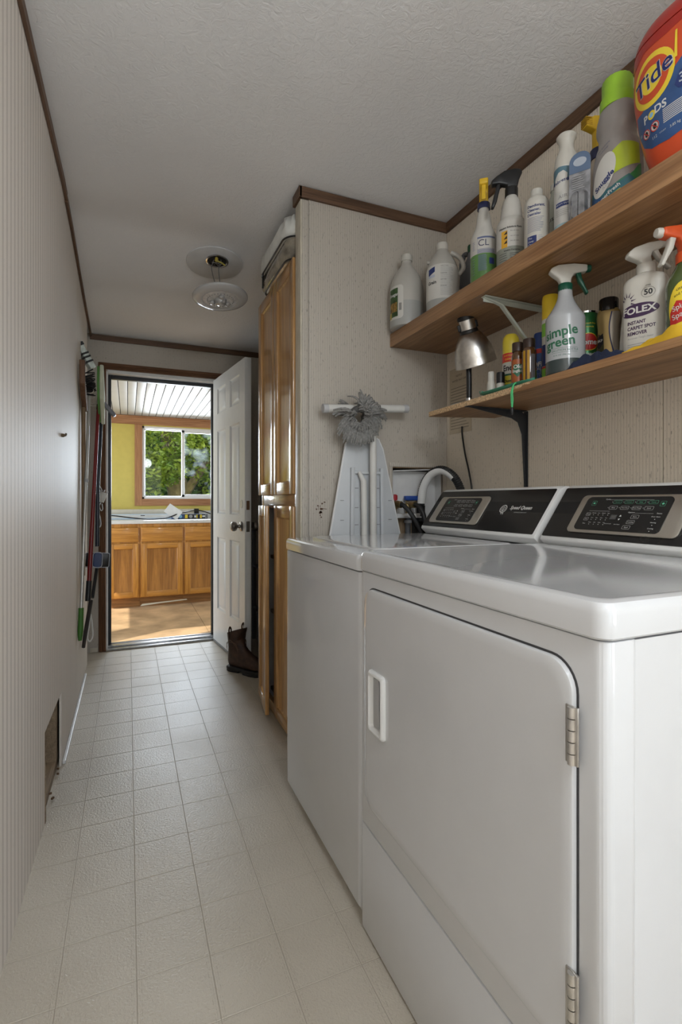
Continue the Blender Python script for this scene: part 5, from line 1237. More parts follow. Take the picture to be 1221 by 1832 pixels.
q = B.wrap(join2([text2('Removes Tough Stains', .006, -.033, .046, 'LEFT', shear=.3), lines2(-.033, .020, .014, .034, 4, .0014)]), ph, 'small_print', INK_GREY, t); q['kind'] = 'stuff'
# dark-labelled bottle with a nine
t = thing('cleaner_bottle', 'clear bottle with a dark purple label numbered 9 behind the spot remover', 'bottle', (1.255, .806, ZL)); ph = D(212)
B = Body([(0, .030), (.004, .0335), (.16, .0335), (.185, .026), (.21, .016), (.23, .015)]); B.mesh('bottle_body', HAZE, t); cap(t, .226, .25, .017, CAPW); B.wrap(rect2(-.05, .05, .02, .155), ph, 'label', mat('label_plum', (.03, .022, .055), .4), t)
B.wrap(join2([text2('409', .042, .004, .118, off=.0014)]), ph, 'lettering', LABW, t, .0009)
# orange-headed cleaner
t = thing('spray_bottle', 'green cleaner bottle with an orange-red spray head and yellow fruit label', 'bottle', (1.150, .738, ZL)); ph = D(205)
B = Body([(0, .036), (.004, .0395), (.012, .0405), (.135, .0405), (.155, .034), (.178, .022), (.19, .0185)]); B.mesh('bottle_body', mat('green_clear', (.07, .10, .03), .2, coat=.4), t)
ORH = mat('orange_head', (.62, .085, .02), .4); trigger_head(t, .184, D(160), ORH, CAPW, CAPW, 1.15, .021, .024, ORH)
B.wrap(ell2(.004, .078, .036, .058), ph, 'yellow_label', INK_Y, t); B.wrap(poly2([(-.028, .040), (.010, .048), (.012, .088), (-.014, .094), (-.028, .070)]), ph, 'red_panel', INK_R, t, .0009)
B.wrap(join2([text2('Spic', .0165, -.010, .079, off=.0002, rot=.3), text2('Span', .0165, -.008, .061, off=.0002, rot=.3)]), ph, 'lettering', LABW, t, .0013); B.wrap(join2([text2('and the', .009, -.006, .108, rot=.3), text2('citrus', .010, -.004, .120, rot=.3)]), ph, 'small_print', INK_B, t, .0009); B.wrap(ell2(.022, .055, .012, .012), ph, 'fruit_picture', mat('fruit_orange', (.65, .30, .03), .4), t, .0013)
# cloths on the front of the lower shelf
def cloth(name, label, m, x0, x1, y0, y1, hgt, seed, cat):
    rnd = random.Random(seed); n1, n2 = 16, 30; b = bmesh.new(); g = []
    ph_ = [rnd.uniform(0, 6) for _ in range(6)]
    for j in range(n2+1):
        row = []
        for i in range(n1+1):
            u, v = i/n1, j/n2; e_ = min(1, 5*min(u, 1-u))*min(1, 5*min(v, 1-v))
            z = hgt*e_*(.55+.25*math.sin(9*v+ph_[0]+3*u)+.22*math.sin(17*u+7*v+ph_[1])+.12*math.sin(31*v-11*u+ph_[2]))
            row.append(b.verts.new((x0+(x1-x0)*u+.004*math.sin(12*v+ph_[3]), y0+(y1-y0)*v+.006*math.sin(8*u+ph_[4]), ZL+.002+max(0, z))))
        g.append(row)
    for j in range(n2):
        for i in range(n1): b.faces.new((g[j][i], g[j][i+1], g[j+1][i+1], g[j+1][i]))
    r = bmesh.ops.extrude_face_region(b, geom=b.faces[:]); 
    for v in [e for e in r['geom'] if isinstance(e, bmesh.types.BMVert)]: v.co.z = max(ZL, v.co.z-.002)
    bmesh.ops.recalc_face_normals(b, faces=b.faces[:]); q = MB(); q._add(b); o = q.build(name, m, None, 60); return tag(o, label, cat)
cloth('cleaning_cloth', 'crumpled navy cleaning cloth at the front edge of the lower shelf', mat('cloth_navy', (.012, .018, .045), .9, var=.3, bump=.5, bscale=300), 1.074, 1.112, .835, 1.010, .030, 4, 'cloth')
cloth('sponge_cloth', 'soft yellow sponge cloth at the near end of the lower shelf', mat('cloth_yellow', (.66, .40, .02), .8, bump=.3, bscale=200), 1.070, 1.106, .60, .832, .030, 9, 'cloth')

# ------------------------------------------------------------------ hanging glass light in the passage
lx_, ly_ = .416, 2.602; lz_ = zc(ly_)-.009
t = thing('hanging_light', 'clear glass disc light hanging by its wires from an open ceiling box', 'light', (lx_, ly_, lz_))
q = Matrix.Rotation(math.atan2(zc(2.75)-zc(2.5), .25), 4, 'X')
MB().lathe([(.046, .004), (.055, .0), (.056, -.004), (.050, -.006), (.046, -.002)], (lx_, ly_, lz_-.001), 32, q, cap=False).build('junction_box_rim', CHROME, t)
MB().lathe([(.049, .012), (.049, -.001), (.001, -.001)], (lx_, ly_, lz_-.0005), 28, q).build('junction_box', DARK, t)  # dark disc stands in for the shaded inside of the open box
for k in range(5):
    a = k*1.3; m_ = MB(); m_.tube(spline([(lx_+.03*math.cos(a), ly_+.03*math.sin(a), lz_-.004), (lx_+.02*math.cos(a+1), ly_+.02*math.sin(a+1), lz_-.016), (lx_-.01*math.cos(a), ly_-.02, lz_-.020)], 5), .0022, 6)
    m_.build('box_wire', BLACK if k % 2 else mat('wire_chrome', (.4, .4, .4), .3, .8), t)
MB().lathe([(.004, .016), (.008, .012), (.009, -.004), (.005, -.008)], (lx_-.008, ly_-.03, lz_-.012), 12).build('wire_nut', mat('wire_nut_yellow', (.50, .38, .06), .5), t)
MB().tube(spline([(lx_-.01, ly_-.05, lz_-.024), (lx_+.014, ly_-.05, lz_-.030), (lx_+.03, ly_-.055, lz_-.042)], 5), .0042, 8).build('wire_nut', mat('wire_nut_olive', (.33, .28, .05), .5), t)
gc = Vector((.436, 2.625, 2.058))
for dx, x2 in ((-.030, -.014), (.004, .006)):
    MB().tube(spline([(lx_+dx+.008, ly_-.03, lz_-.014), (lx_+dx, ly_-.02, lz_-.06), (gc.x+x2, gc.y, gc.z+.03), (gc.x+x2*.9, gc.y, gc.z+.012)], 5), .0021, 7).build('hanging_wire', mat('wire_grey', (.10, .10, .10), .5), t)
RT = Matrix.Rotation(D(-7), 4, 'X') @ Matrix.Rotation(D(-2), 4, 'Y')
GL = N('lamp_glass'); setp(GL.b, .18, 0, 0, .5, .5, 1.45); GL.b.inputs['Base Color'].default_value = (.78, .78, .78, 1)
gl_ = MB().lathe([(.098, .004), (.118, .010), (.136, .012), (.139, .009), (.139, .003), (.134, -.002), (.116, -.008), (.098, -.012), (.090, -.010), (.090, -.004)], gc, 56, RT, cap=False)
gl_.rings([[tuple(Matrix.Translation(gc) @ RT @ Vector((r*math.cos(2*PI*i/56), r*math.sin(2*PI*i/56), z))) for i in range(56)] for r, z in ((.090, -.004), (.095, .002), (.098, .004))], False)
gl_.build('glass_disc', GL.m, t, 45)
MB().lathe([(.094, -.006), (.075, -.010), (.05, -.011), (.03, -.010), (.001, -.010), (.001, -.006), (.05, -.006), (.094, -.003)], gc, 48, RT, cap=False).build('inner_glass', mat('frosted_glass', (.62, .62, .62), .25, var=.15, vscale=50), t, 45)
MB().lathe([(.030, .012), (.031, -.012), (.026, -.030), (.020, -.034), (.001, -.034)], gc, 24, RT).build('lamp_holder', mat('clear_holder', (.48, .48, .48), .15, .3, var=.3, vscale=80), t, 45)
m_ = MB()
for k in range(26): m_.lathe([(.0028, 0), (.002, -.004), (.0005, -.005)], Matrix.Translation(gc) @ RT @ Vector((.066*math.cos(2*PI*k/26), .066*math.sin(2*PI*k/26), -.010)), 8)
q = m_.build('bead_ring', GREYP, t, 40); q['kind'] = 'stuff'
for k in range(3):
    a = 2*PI*k/3+.5; m_ = MB(); m_.lathe([(.013, -.004), (.015, -.012), (.010, -.020), (.001, -.022)], Matrix.Translation(gc) @ RT @ Vector((.045*math.cos(a), .045*math.sin(a), -.004)), 14); m_.build('glass_boss', mat('clear_holder', (.48, .48, .48), .15, .3), t, 45)

# ------------------------------------------------------------------ laundry outlet box, valves and hoses
t = thing('washer_outlet_box', 'white recessed laundry outlet box in the alcove wall opening', 'outlet box', (1.17, YA+.05, .93))
OB = mat('box_white', (.66, .66, .66), .35)
x0, x1, z0, z1 = 1.054, 1.300, .945, 1.152
MB().box(x0, x1, YA+.050, YA+.054, z0, z1).build('box_back', OB, t)
m_ = MB(); m_.prism([(x0, z1-.004), (x1, z1+.008), (x1, z1+.012), (x0, z1)], YA+.006, YA+.052, 'xz'); m_.build('box_top', OB, t)
MB().box(x0, x0+.003, YA+.006, YA+.052, z0, z1).build('box_side', OB, t); MB().box(x1-.003, x1, YA+.006, YA+.052, z0, z1).build('box_side', OB, t)
m_ = MB(); m_.box(x0, x1, YA+.004, YA+.052, z0, z0+.006, .001); m_.box(x0, 1.19, YA+.004, YA+.012, z0, z0+.020, .002); m_.build('box_floor', OB, t)
BRS = mat('brass', (.42, .32, .16), .35, .9)
def valve(x, col, lever, name):
    v = MB(); v.cyl((x, YA+.026, .952), (x, YA+.026, 1.02), .010, None, 14); v.lathe([(.015, .985), (.016, .990), (.016, 1.004), (.013, 1.010)], (x, YA+.026, 0), 16); v.cyl((x, YA+.02, 1.012), (x, YA-.006, 1.006), .0105, None, 14)
    o = v.build('valve', BRS, t)
    k = MB()
    if lever: k.box(x-.016, x+.052, YA+.016, YA+.036, 1.022, 1.042, .003)
    else: k.lathe([(.013, 1.022), (.014, 1.028), (.014, 1.044), (.009, 1.048)], (x, YA+.026, 0), 14)
    k.build('valve_handle', mat('valve_'+name, col, .4), o, label=name+' valve handle')
valve(1.072, (.40, .02, .03), False, 'red'); valve(1.140, (.015, .06, .30), True, 'blue')
for x, kk in ((1.080, 0), (1.150, 1)):
    MB().cyl((x-.004, YA+.036, .80), (x-.004, YA+.036, .946), .011 if kk == 0 else .013, None, 14).build('supply_pipe', mat('pipe_grey', (.16, .17, .19), .4), t); MB().cyl((x-.004, YA+.036, .922), (x-.004, YA+.036, .934), .018, None, 14).build('pipe_collar', GREYP, t)
HB = mat('hose_black', (.018, .018, .019), .5)
for k, (x, c) in enumerate(((1.074, (1.105, 1.150)), (1.142, (1.165, 1.185)))):
    h_ = thing('supply_hose', ('black hot water hose', 'black cold water hose')[k]+(' from the red valve to the washer', ' from the blue valve to the washer')[k], 'hose', (x, YA-.01, 1.0), 0, 'washer supply hoses')
    MB().tube(spline([(x+.002, YA-.008, 1.005), (x+.012, YA-.035, .998), (c[0], YA-.060, .965), (c[1]-.015, YA-.075, .905), (c[1], YA-.085, .85), (c[1]+.03, YA-.09, .70)], 7), .0098, 12).build('hose', HB, h_, 50)
    MB().cyl((x, YA+.002, 1.006), (x+.006, YA-.020, 1.003), .015, None, 14).build('brass_coupling', BRS, h_)
t = thing('drain_hose', 'black ribbed drain hose arched over a white plastic hook', 'hose', (1.22, YA, 1.0))
path = spline([(1.205, YA+.022, .93), (1.203, YA+.020, 1.00), (1.206, YA+.010, 1.075), (1.222, YA-.022, 1.135), (1.248, YA-.075, 1.155), (1.270, YA-.130, 1.125), (1.283, YA-.165, 1.065), (1.290, YA-.185, .99), (1.292, YA-.19, .88)], 16)
MB().tube(path, [.0165+(.0014 if k % 2 else -.0010) for k in range(len(path))], 16).build('hose', HB, t, 30)
hk = path[18:84]; side = Vector((-.30, -.5, 0)).normalized()
rs = []
for i, p in enumerate(hk):
    tg = (hk[min(i+1, len(hk)-1)]-hk[max(i-1, 0)]).normalized(); n1 = tg.cross(Vector((.85, -.52, 0)).cross(Vector((0, 0, 1))).normalized()).normalized()
    cx = (Vector((1.235, YA-.06, .98))-p); cx = (cx-tg*cx.dot(tg)).normalized(); cy = tg.cross(cx)
    rs.append([tuple(p+cx*(.0205*math.cos(a))+cy*(.0205*math.sin(a))) for a in [math.radians(-100+200*k/10) for k in range(11)]]+[tuple(p+cx*(.0182*math.cos(a))+cy*(.0182*math.sin(a))) for a in [math.radians(100-200*k/10) for k in range(11)]])
MB().rings(rs).build('hose_hook', WHITE2, t, 40, label='white plastic hose hook')
MB().tube(path[0:17], .0195, 16).build('rubber_cuff', BLACK, t, 40)

# ------------------------------------------------------------------ ironing board stored behind the washer
YB = 1.880
t = thing('ironing_board', 'folded white ironing board standing behind the washer against the alcove wall', 'ironing board', (.905, YB, 0))
BW = mat('board_white', (.56, .58, .60), .4, var=.02); BR_ = mat('board_rim', (.72, .72, .72), .35); TW = mat('tube_white', (.66, .65, .62), .4)
ol = [(.720, .30), (1.088, .30), (1.088, .72), (1.068, .87), (.985, 1.235), (.965, 1.275), (.93, 1.290), (.86, 1.290), (.832, 1.278), (.815, 1.250), (.745, .87), (.722, .72)]
MB().prism(ol, YB, YB+.012, 'xz', .001).build('board', BW, t)
MB().tube([(p[0], YB+.004, p[1]) for p in ol], .0048, 8, closed=True).build('rim', BR_, t, 60)
for xa, xb in ((.833, .842), (.983, .974)):
    m_ = MB(); m_.prism([(xa-.009, .3), (xa+.009, .3), (xb+.008, 1.155), (xb-.008, 1.155)], YB-.014, YB+.001, 'xz', .002); m_.build('channel', BW, t)
MB().box(.850, .968, YB-.010, YB, 1.130, 1.142, .002).build('cross_bar', BW, t)
m_ = MB()
for z in (.92, .99, 1.07):
    for x in (.862, .96): m_.box(x-.008, x+.008, YB-.002, YB-.0005, z, z+.004)
for z in (.94, 1.02): m_.box(.79, .805, YB-.002, YB-.0005, z, z+.003); m_.box(1.01, 1.025, YB-.002, YB-.0005, z, z+.003)
q = m_.build('vent_slots', GREYP, t); q['kind'] = 'stuff'
MB().tube([(.926, YB-.030, .30), (.922, YB-.032, 1.385)], .0140, 16).build('leg', TW, t, 50)
MB().tube([(.895, YB-.022, .30), (.885, YB-.020, 1.10), (.868, YB-.014, 1.138)], [.0125, .0125, .008], 14).build('leg', TW, t, 50)
MB().tube([(.722, YB-.030, 1.383), (1.062, YB-.034, 1.405)], .0165, 18).build('foot_tube', TW, t, 50)
CG = mat('cap_grey', (.50, .50, .51), .45)
MB().tube([(.703, YB-.030, 1.382), (.724, YB-.030, 1.3833)], .0178, 18).build('end_cap', CG, t, 50, label='grey plastic end cap'); MB().tube([(1.060, YB-.034, 1.405), (1.082, YB-.034, 1.4065)], .0178, 18).build('end_cap', CG, t, 50, label='grey plastic end cap')

# grey yarn mop pad hung over the ironing board's foot tube
t = thing('dust_mop_pad', 'ring-shaped grey yarn dust mop pad hung on the ironing board tube', 'mop pad', (.885, YB-.06, 1.35))
rnd = random.Random(3); cx, cz, yy = .842, 1.350, YB-.062
YARN = mat('yarn_grey', (.24, .235, .225), .95, var=.25, vscale=120, bump=.8, bscale=500)
MB().tube([(cx+.032*math.cos(a)*1.05, YB-.034-.020+(.026 if math.sin(a) > .4 else 0)*-1+.010, cz+.034*math.sin(a)) for a in [2*PI*k/28 for k in range(28)]], .013, 8, closed=True).build('backing_ring', mat('yarn_core', (.10, .098, .095), .95), t)
st = MB()
def strand(a, r0, ln, ylift, rad=.0042):
    """one yarn strand: leaves the ring outwards, then gives way to gravity"""
    ra = Vector((math.cos(a), 0, math.sin(a))); up_ = math.sin(a); a_ = a % (2*PI); behind = 1.8 < a_ < 2.75
    p = Vector((cx, YB+.004 if behind else yy, cz))+ra*r0; pts = []; ylift = .004 if behind else ylift; ln = ln*.8 if behind else ln
    g = Vector((.10*math.cos(a), 0, -1)) if up_ < .25 else Vector((.55 if math.cos(a) > -.2 else -.9, 0, -.55))
    d = ((ra*.9 if up_ > .1 else ra*.75+g*.40)+Vector((rnd.uniform(-.22, .22), 0, rnd.uniform(-.15, .15)))).normalized(); n_ = 6
    for k in range(n_):
        f = k/(n_-1); pts.append(tuple(p+Vector((0, -ylift*math.sin(PI*min(1, f*.85+.15))+rnd.uniform(-.0012, .0012), 0))))
        d = (d*(1-.30*f)+g*(.42*f)).normalized(); p = p+d*(ln/(n_-1))
    st.tube(pts, [rad*(.85+.3*(k % 2)) for k in range(n_-1)]+[rad*.7], 5)
for k in range(150):
    a = 2*PI*k/150+rnd.uniform(-.05, .05); up_ = math.sin(a)
    strand(a, rnd.uniform(.040, .058), rnd.uniform(.046, .060)*(1.12 if -2.9 < a-2*PI*(a > PI) < -.6 else 1), .010+(.026 if up_ > .25 else 0))
for k in range(90):
    a = 2*PI*k/90+rnd.uniform(-.05, .05); up_ = math.sin(a)
    strand(a, rnd.uniform(.020, .036), rnd.uniform(.024, .040), .020+(.024 if up_ > .25 else 0))
for k in range(90):
    a = 2*PI*rnd.random(); r = rnd.uniform(.022, .046); d_ = rnd.uniform(-.9, .9); up_ = math.sin(a)
    if 1.7 < a < 2.8: continue
    p = Vector((cx+r*math.cos(a), yy-.016-(.024 if up_ > .2 else 0), cz+r*math.sin(a))); e_ = Vector((-math.sin(a+d_), 0, math.cos(a+d_)))
    st.tube([p-e_*.010+Vector((0, .006, 0)), p+Vector((0, -.007, 0)), p+e_*.010+Vector((0, .006, 0))], .0036, 5)
for k in range(9):   # a few long loose ends on the right
    a = .1+.05*k; strand(a, .060, rnd.uniform(.055, .075), .014)
q = st.build('yarn', YARN, t, 60); q['kind'] = 'stuff'

# ------------------------------------------------------------------ mops and brooms hanging in the left corner
ALP = mat('pole_aluminium', (.46, .45, .42), .35, .6); GGRIP = mat('grip_green', (.055, .17, .025), .5); MAR = mat('pole_maroon', (.16, .008, .008), .3)
t = thing('sponge_mop', 'mop with an aluminium pole and green grip hanging head-up on the left wall', 'mop', (-.19, 3.0, .3))
MB().tube([(-.2205, 2.88, .470), (-.196, 3.13, 1.72)], .0085, 14).build('pole', ALP, t, 50)
MB().tube([(-.223, 2.852, .315), (-.2235, 2.858, .335), (-.2225, 2.865, .36), (-.2208, 2.882, .475)], [.008, .0115, .0135, .0125], 14).build('grip', GGRIP, t, 50)
MB().tube([(-.207, 3.01, 1.12), (-.2065, 3.012, 1.135)], .0105, 14).build('collar', GREYP, t)
R = Matrix.Translation((-.196, 3.10, 1.775)) @ Matrix.Rotation(D(16), 4, 'Z') @ Matrix.Rotation(D(-30), 4, 'Y')
m_ = MB(); m_.box(-.016, .016, -.03, .03, -.03, .11, .006, 2, R); m_.build('head_block', mat('mop_mint', (.56, .62, .58), .5, var=.2, vscale=60), t)
for k, z in enumerate((.005, .030, .050, .098)):
    m_ = MB(); m_.box(-.019, .019, -.033, .033, z, z+(.010 if k < 3 else .018), .002, 1, R); m_.build('clamp_bar', BLACK, t)
t = thing('push_brush', 'wooden scrub brush head with black bristles hanging beside the green-gripped mop', 'brush', (-.20, 3.05, 1.6))
m_ = MB(); m_.prism([(2.86, 1.735), (2.90, 1.742), (2.905, 1.64), (3.06, 1.555), (3.075, 1.515), (3.05, 1.50), (2.93, 1.56), (2.865, 1.615)], -.228, -.203, 'yz', .004); m_.build('wooden_block', wood('brush_wood', (.10, .045, .022), (.19, .10, .055), 'z', 1, .6), t)
m_ = MB(); rnd = random.Random(8)
for k in range(60):
    y = 2.95+.13*rnd.random(); z = 1.615+(3.05-y)*.5+rnd.uniform(-.01, .03); m_.tube([(-.207, y, z), (-.172+rnd.uniform(-.01, .01), y+.02+rnd.uniform(-.01, .01), z+rnd.uniform(.0, .03))], .0032, 5)
q = m_.build('bristles', BLACK, t); q['kind'] = 'stuff'
m_ = MB(); m_.tube([(-.2205, 3.02, 1.54), (-.2205, 3.03, 1.12), (-.2215, 3.03, .62)], [.0105, .010, .009], 12); m_.build('handle', wood('handle_wood', (.16, .10, .05), (.30, .20, .11), 'z', 1, .6), t)
t = thing('flat_mop', 'maroon-poled flat mop with a green and cream pad hanging head-up', 'mop', (-.18, 3.35, .5))
MB().tube([(-.205, 3.205, .56), (-.165, 3.36, 1.585)], [.0125, .0095], 14).build('pole', MAR, t, 50)
MB().tube(spline([(-.163, 3.366, 1.60), (-.164, 3.364, 1.585), (-.166, 3.36, 1.57)], 3), .012, 12).build('swivel', BLACK, t)
MB().tube([(-.2105, 3.19, .452), (-.209, 3.195, .475), (-.205, 3.205, .565)], [.014, .016, .0150], 14).build('grip', BLACK, t, 50)
m_ = MB(); m_.prism([(3.20, 1.70), (3.235, 1.80), (3.26, 1.80), (3.46, 1.66), (3.465, 1.60), (3.43, 1.50), (3.40, 1.50), (3.23, 1.62)], -.166, -.152, 'yz', .003); m_.build('mop_plate', mat('plate_green', (.10, .24, .06), .5), t)
m_ = MB(); m_.prism([(3.20, 1.70), (3.235, 1.81), (3.26, 1.81), (3.47, 1.66), (3.475, 1.60), (3.43, 1.49), (3.40, 1.49), (3.23, 1.61)], -.152, -.132, 'yz', .005); m_.build('mop_pad', mat('pad_cream', (.60, .62, .48), .8, bump=.4, bscale=200), t)
m_ = MB(); m_.box(-.012, .012, -.03, .03, -.05, .05, .008, 2, Matrix.Translation((-.108, 3.44, 1.585)) @ Matrix.Rotation(D(-40), 4, 'Y')); m_.build('edge_clip', mat('clip_slate', (.20, .20, .23), .5), t)
t = thing('sweeper', 'black-poled sweeper with a blue and black swivel head hanging head-down', 'sweeper', (-.17, 3.45, .6))
MB().tube([(-.152, 3.50, 1.585), (-.171, 3.40, 1.10), (-.172, 3.38, .745)], [.009, .0115, .0135], 14).build('pole', mat('pole_navy', (.012, .016, .028), .35), t, 50)
R = Matrix.Translation((-.167, 3.30, .672)) @ Matrix.Rotation(D(18), 4, 'Y') @ Matrix.Rotation(D(0), 4, 'Z')
m_ = MB(); m_.box(-.062, .062, -.009, .009, -.040, .040, .006, 2, R @ Matrix.Rotation(D(-14), 4, 'Y')); hd = m_.build('sweeper_head', BLACK, t)
m_ = MB(); m_.prism(rrect(-.020, .022, -.042, .042, .018), -.0125, -.008, 'xz', .001, 1, R @ Matrix.Rotation(D(-14), 4, 'Y')); m_.build('blue_window', mat('sweeper_blue', (.02, .05, .15), .2, coat=.5), hd)
for p in (rrect(-.024, .026, -.045, .045, .018), rrect(-.064, .064, -.042, .042, .010)):
    m_ = MB(); RR = R @ Matrix.Rotation(D(-14), 4, 'Y'); m_.tube([tuple(RR @ Vector((a, -.010, c))) for a, c in p], .0022, 6, closed=True); m_.build('pale_rim', mat('rim_pale', (.42, .45, .52), .4), hd)
MB().tube([(-.172, 3.33, .62), (-.190, 3.24, .46)], [.010, .010], 10).build('handle_bar', BLACK, t); MB().tube([(-.196, 3.21, .45), (-.2155, 3.10, .30), (-.221, 3.03, .235)], [.0115, .011, .009], 10).build('handle_grip', mat('grip_brown', (.03, .024, .022), .5), t)
o = MB().tube(spline([(-.198, 3.22, .37), (-.190, 3.22, .31), (-.186, 3.20, .25), (-.200, 3.18, .225), (-.212, 3.19, .245), (-.206, 3.20, .30), (-.200, 3.215, .35)], 6), .0042, 8).build('hanging_loop', mat('cord_white', (.62, .61, .58), .6), None); tag(o, 'short white loop of cord at the lower end of the hanging mops', 'cord')
# hook rail the tools hang from
t = thing('hook_rail', 'narrow steel hook rail high in the left corner above the mops', 'hook rail', (-.23, 3.40, 1.86))
MB().box(-.2355, -.229, 3.0, 3.50, 1.60, 1.622, .001).build('rail', STEEL, t)
for y in (3.06, 3.2, 3.38, 3.47): MB().tube(spline([(-.230, y, 1.612), (-.20, y, 1.606), (-.178, y, 1.612), (-.174, y, 1.632)], 4), .0028, 7).build('hook', STEEL, t)
# little white box with its cable by the door casing
t = thing('cable_box', 'small white cable box with looped white cord beside the door casing', 'cable box', (-.165, 3.742, 1.04))
R = Matrix.Translation((-.160, 3.742, 1.045)) @ Matrix.Rotation(D(22), 4, 'Y')
m_ = MB(); m_.box(-.022, .022, -.020, .018, -.034, .034, .004, 2, R); m_.build('box', mat('box_ivory', (.60, .58, .54), .4), t)
m_ = MB(); m_.box(-.06, -.022, -.001, .018, -.030, .040, .001, 1, R); m_.build('mount_plate', mat('plate_grey', (.36, .35, .33), .5), t)
for dx, dz in ((-.004, .036), (.018, .034), (.02, .02)):
    m_ = MB(); m_.lathe([(.004, 0), (.0045, .010), (.001, .016)], (0, 0, 0), 8, R @ Matrix.Translation((dx, 0, dz))); m_.build('terminal', mat('terminal_white', (.66, .66, .68), .4), t)
for pts in ([(-.196, 3.742, 1.245), (-.176, 3.742, 1.22), (-.182, 3.742, 1.14), (-.166, 3.742, 1.10), (-.160, 3.742, 1.085)], [(-.168, 3.742, 1.01), (-.178, 3.742, .985), (-.168, 3.742, .955), (-.158, 3.742, .965), (-.162, 3.742, 1.0)], [(-.176, 3.742, 1.02), (-.186, 3.742, .97), (-.172, 3.742, .90), (-.170, 3.742, .855), (-.186, 3.742, .835)]):
    MB().tube(spline(pts, 6), .0032, 7).build('cable', mat('cable_white', (.66, .66, .68), .5), t)
# a nail hook in the left wall
o = MB().tube(spline([(xl(2.2)-.002, 2.20, 1.272), (xl(2.2)+.008, 2.20, 1.271), (xl(2.2)+.013, 2.21, 1.273), (xl(2.2)+.013, 2.225, 1.280)], 4), [.007]*5+[.004]*8, 7).build('wall_hook', mat('hook_bronze', (.14, .10, .06), .5, .5), None); tag(o, 'small bronze hook screwed into the bare left wall', 'hook')

# ------------------------------------------------------------------ work boot by the door
t = thing('work_boot', 'brown leather pull-on work boot standing by the open white door', 'boot', (.608, 3.03, 0), math.atan2(-.80, .60))
LE = mat('boot_leather', (.055, .028, .018), .5, var=.4, vscale=30, bump=.5, bscale=120); SO = mat('boot_sole', (.016, .014, .014), .7)
# rings from the toe up into the shaft: (instep point, sole or heel point, half width); local x runs towards the toe
rs = []
for (xa, za), (xb, zb), hw in (((.208, .045), (.208, .030), .012), ((.200, .072), (.200, .024), .030), ((.170, .090), (.168, .022), .042), ((.130, .100), (.120, .022), .047), ((.095, .118), (.070, .022), .046), ((.068, .140), (.020, .022), .043),
        ((.052, .160), (-.030, .022), .042), ((.046, .180), (-.060, .026), .042), ((.045, .200), (-.070, .050), .042), ((.046, .215), (-.068, .085), .043), ((.048, .230), (-.064, .130), .046), ((.052, .245), (-.066, .180), .051), ((.056, .262), (-.070, .225), .056), ((.052, .258), (-.066, .221), .051), ((.046, .20), (-.058, .16), .044)):
    c_ = Vector(((xa+xb)/2, 0, (za+zb)/2)); u_ = Vector(((xa-xb)/2, 0, (za-zb)/2))
    rs.append([tuple(c_+u_*math.cos(2*PI*k/24)+Vector((0, hw*math.sin(2*PI*k/24), 0))) for k in range(24)])
MB().rings(rs).build('upper', LE, t, 70, local=True)
sole = [(.212, 0), (.200, .026), (.165, .046), (.125, .052), (.07, .044), (.02, .038), (-.04, .040), (-.066, .030), (-.076, 0)]; sole = [(x, y) for x, y in spline([(a, b, 0) for a, b in sole], 4) for x, y in [(x, y)]] if False else sole
full = sole+[(a, -c) for a, c in sole[-2:0:-1]]
MB().prism(full, .012, .030, 'xy', .003).build('sole', SO, t, 50, local=True); MB().prism([(.03, .036), (-.04, .039), (-.065, .029), (-.074, 0), (-.065, -.029), (-.04, -.039), (.03, -.036)], 0, .014, 'xy', .002).build('heel', SO, t, 50, local=True); MB().prism([p for p in full if p[0] > .06]+[], 0, .013, 'xy', .002).build('tread', SO, t, 50, local=True)
for s_ in (-1, 1):
    MB().tube(spline([(-.012, s_*.062, .205), (-.012, s_*.066, .25), (-.012, s_*.060, .272), (-.012, s_*.048, .258), (-.012, s_*.050, .22)], 5), .006, 8, flat=.4).build('pull_strap', LE, t, 60, local=True)
ST = mat('boot_stitch', (.16, .10, .07), .7)
for s_ in (-1, 1):
    for dz in (0, .012):
        MB().tube(spline([(.032, s_*.036, .125+dz), (.02, s_*.047, .165+dz), (-.012, s_*.0565, .195-dz), (-.045, s_*.047, .165+dz), (-.052, s_*.038, .13+dz)], 6), .0014, 5).build('stitching', ST, t, 60, local=True)

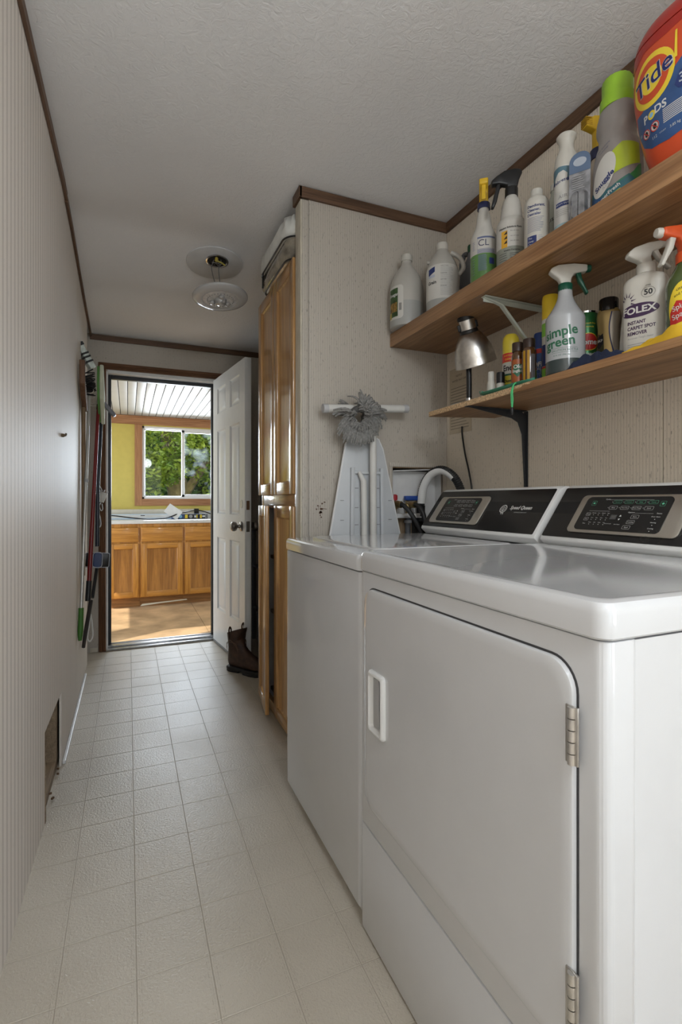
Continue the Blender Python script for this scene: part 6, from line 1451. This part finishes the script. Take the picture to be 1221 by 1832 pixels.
# ------------------------------------------------------------------ the dark nook behind the open door
t = thing('storage_rack', 'dark storage rack in the nook between open door and pantry', 'rack', (1.05, 3.35, 0))
RK = mat('rack_grey', (.16, .16, .16), .6)
for x in (.86, 1.28):
    for y in (2.95, 3.70): MB().box(x-.012, x+.012, y-.012, y+.012, 0, .86, .001).build('post', RK, t)
for z in (.24, .55, .85): MB().box(.85, 1.29, 2.94, 3.71, z-.014, z, .001).build('shelf', RK if z < .8 else mat('rack_pale', (.42, .42, .42), .5), t)
o = MB().box(.87, 1.15, 3.05, 3.62, .2415, .44, .006).build('storage_tote', mat('tote_red', (.14, .02, .015), .5), None); tag(o, 'dark red tote on the rack behind the pantry', 'tote')
o = MB().box(.87, 1.2, 3.0, 3.66, .0, .20, .008).build('storage_bin', mat('bin_grey', (.14, .145, .16), .4), None); tag(o, 'grey plastic bin under the rack behind the pantry', 'bin')
o = thing('hanging_leash', 'green strap hanging in the dark nook beside the door', 'strap', (.84, 3.30, .60))
MB().tube(spline([(.842, 3.30, .81), (.838, 3.302, .74), (.836, 3.30, .66), (.838, 3.30, .56)], 5), .012, 8, flat=.3).build('strap', mat('strap_green', (.16, .26, .05), .6), o)
MB().tube([(.845, 3.30, .80), (.845, 3.30, .836)], .004, 6).build('hook', STEEL, o)
o = MB().box(.87, 1.1, 3.1, 3.55, .551, .60, .01, 3).build('folded_cloth', mat('cloth_grey', (.30, .29, .28), .9), None); tag(o, 'folded grey cloth on the rack behind the pantry', 'cloth')
# brown scuff on the alcove wall beside the ironing board
rnd = random.Random(21); b = []
for k in range(14):
    x, z = .715+rnd.gauss(0, .012), .985+rnd.gauss(0, .018); r_ = rnd.uniform(.0015, .005)
    b.append(ell2(x, z, r_, r_*rnd.uniform(.4, 1.6), rnd.random()*3, 8))
b.append(poly2([(.715, .990), (.745, .985), (.745, .987), (.715, .9925)]))
q = place2(join2(b), (0, YA-.0012, 0), (1, 0, 0), (0, 0, 1), .0003, 'wall_scuff', mat('scuff_brown', (.13, .075, .05), .8), WA); q['kind'] = 'stuff'
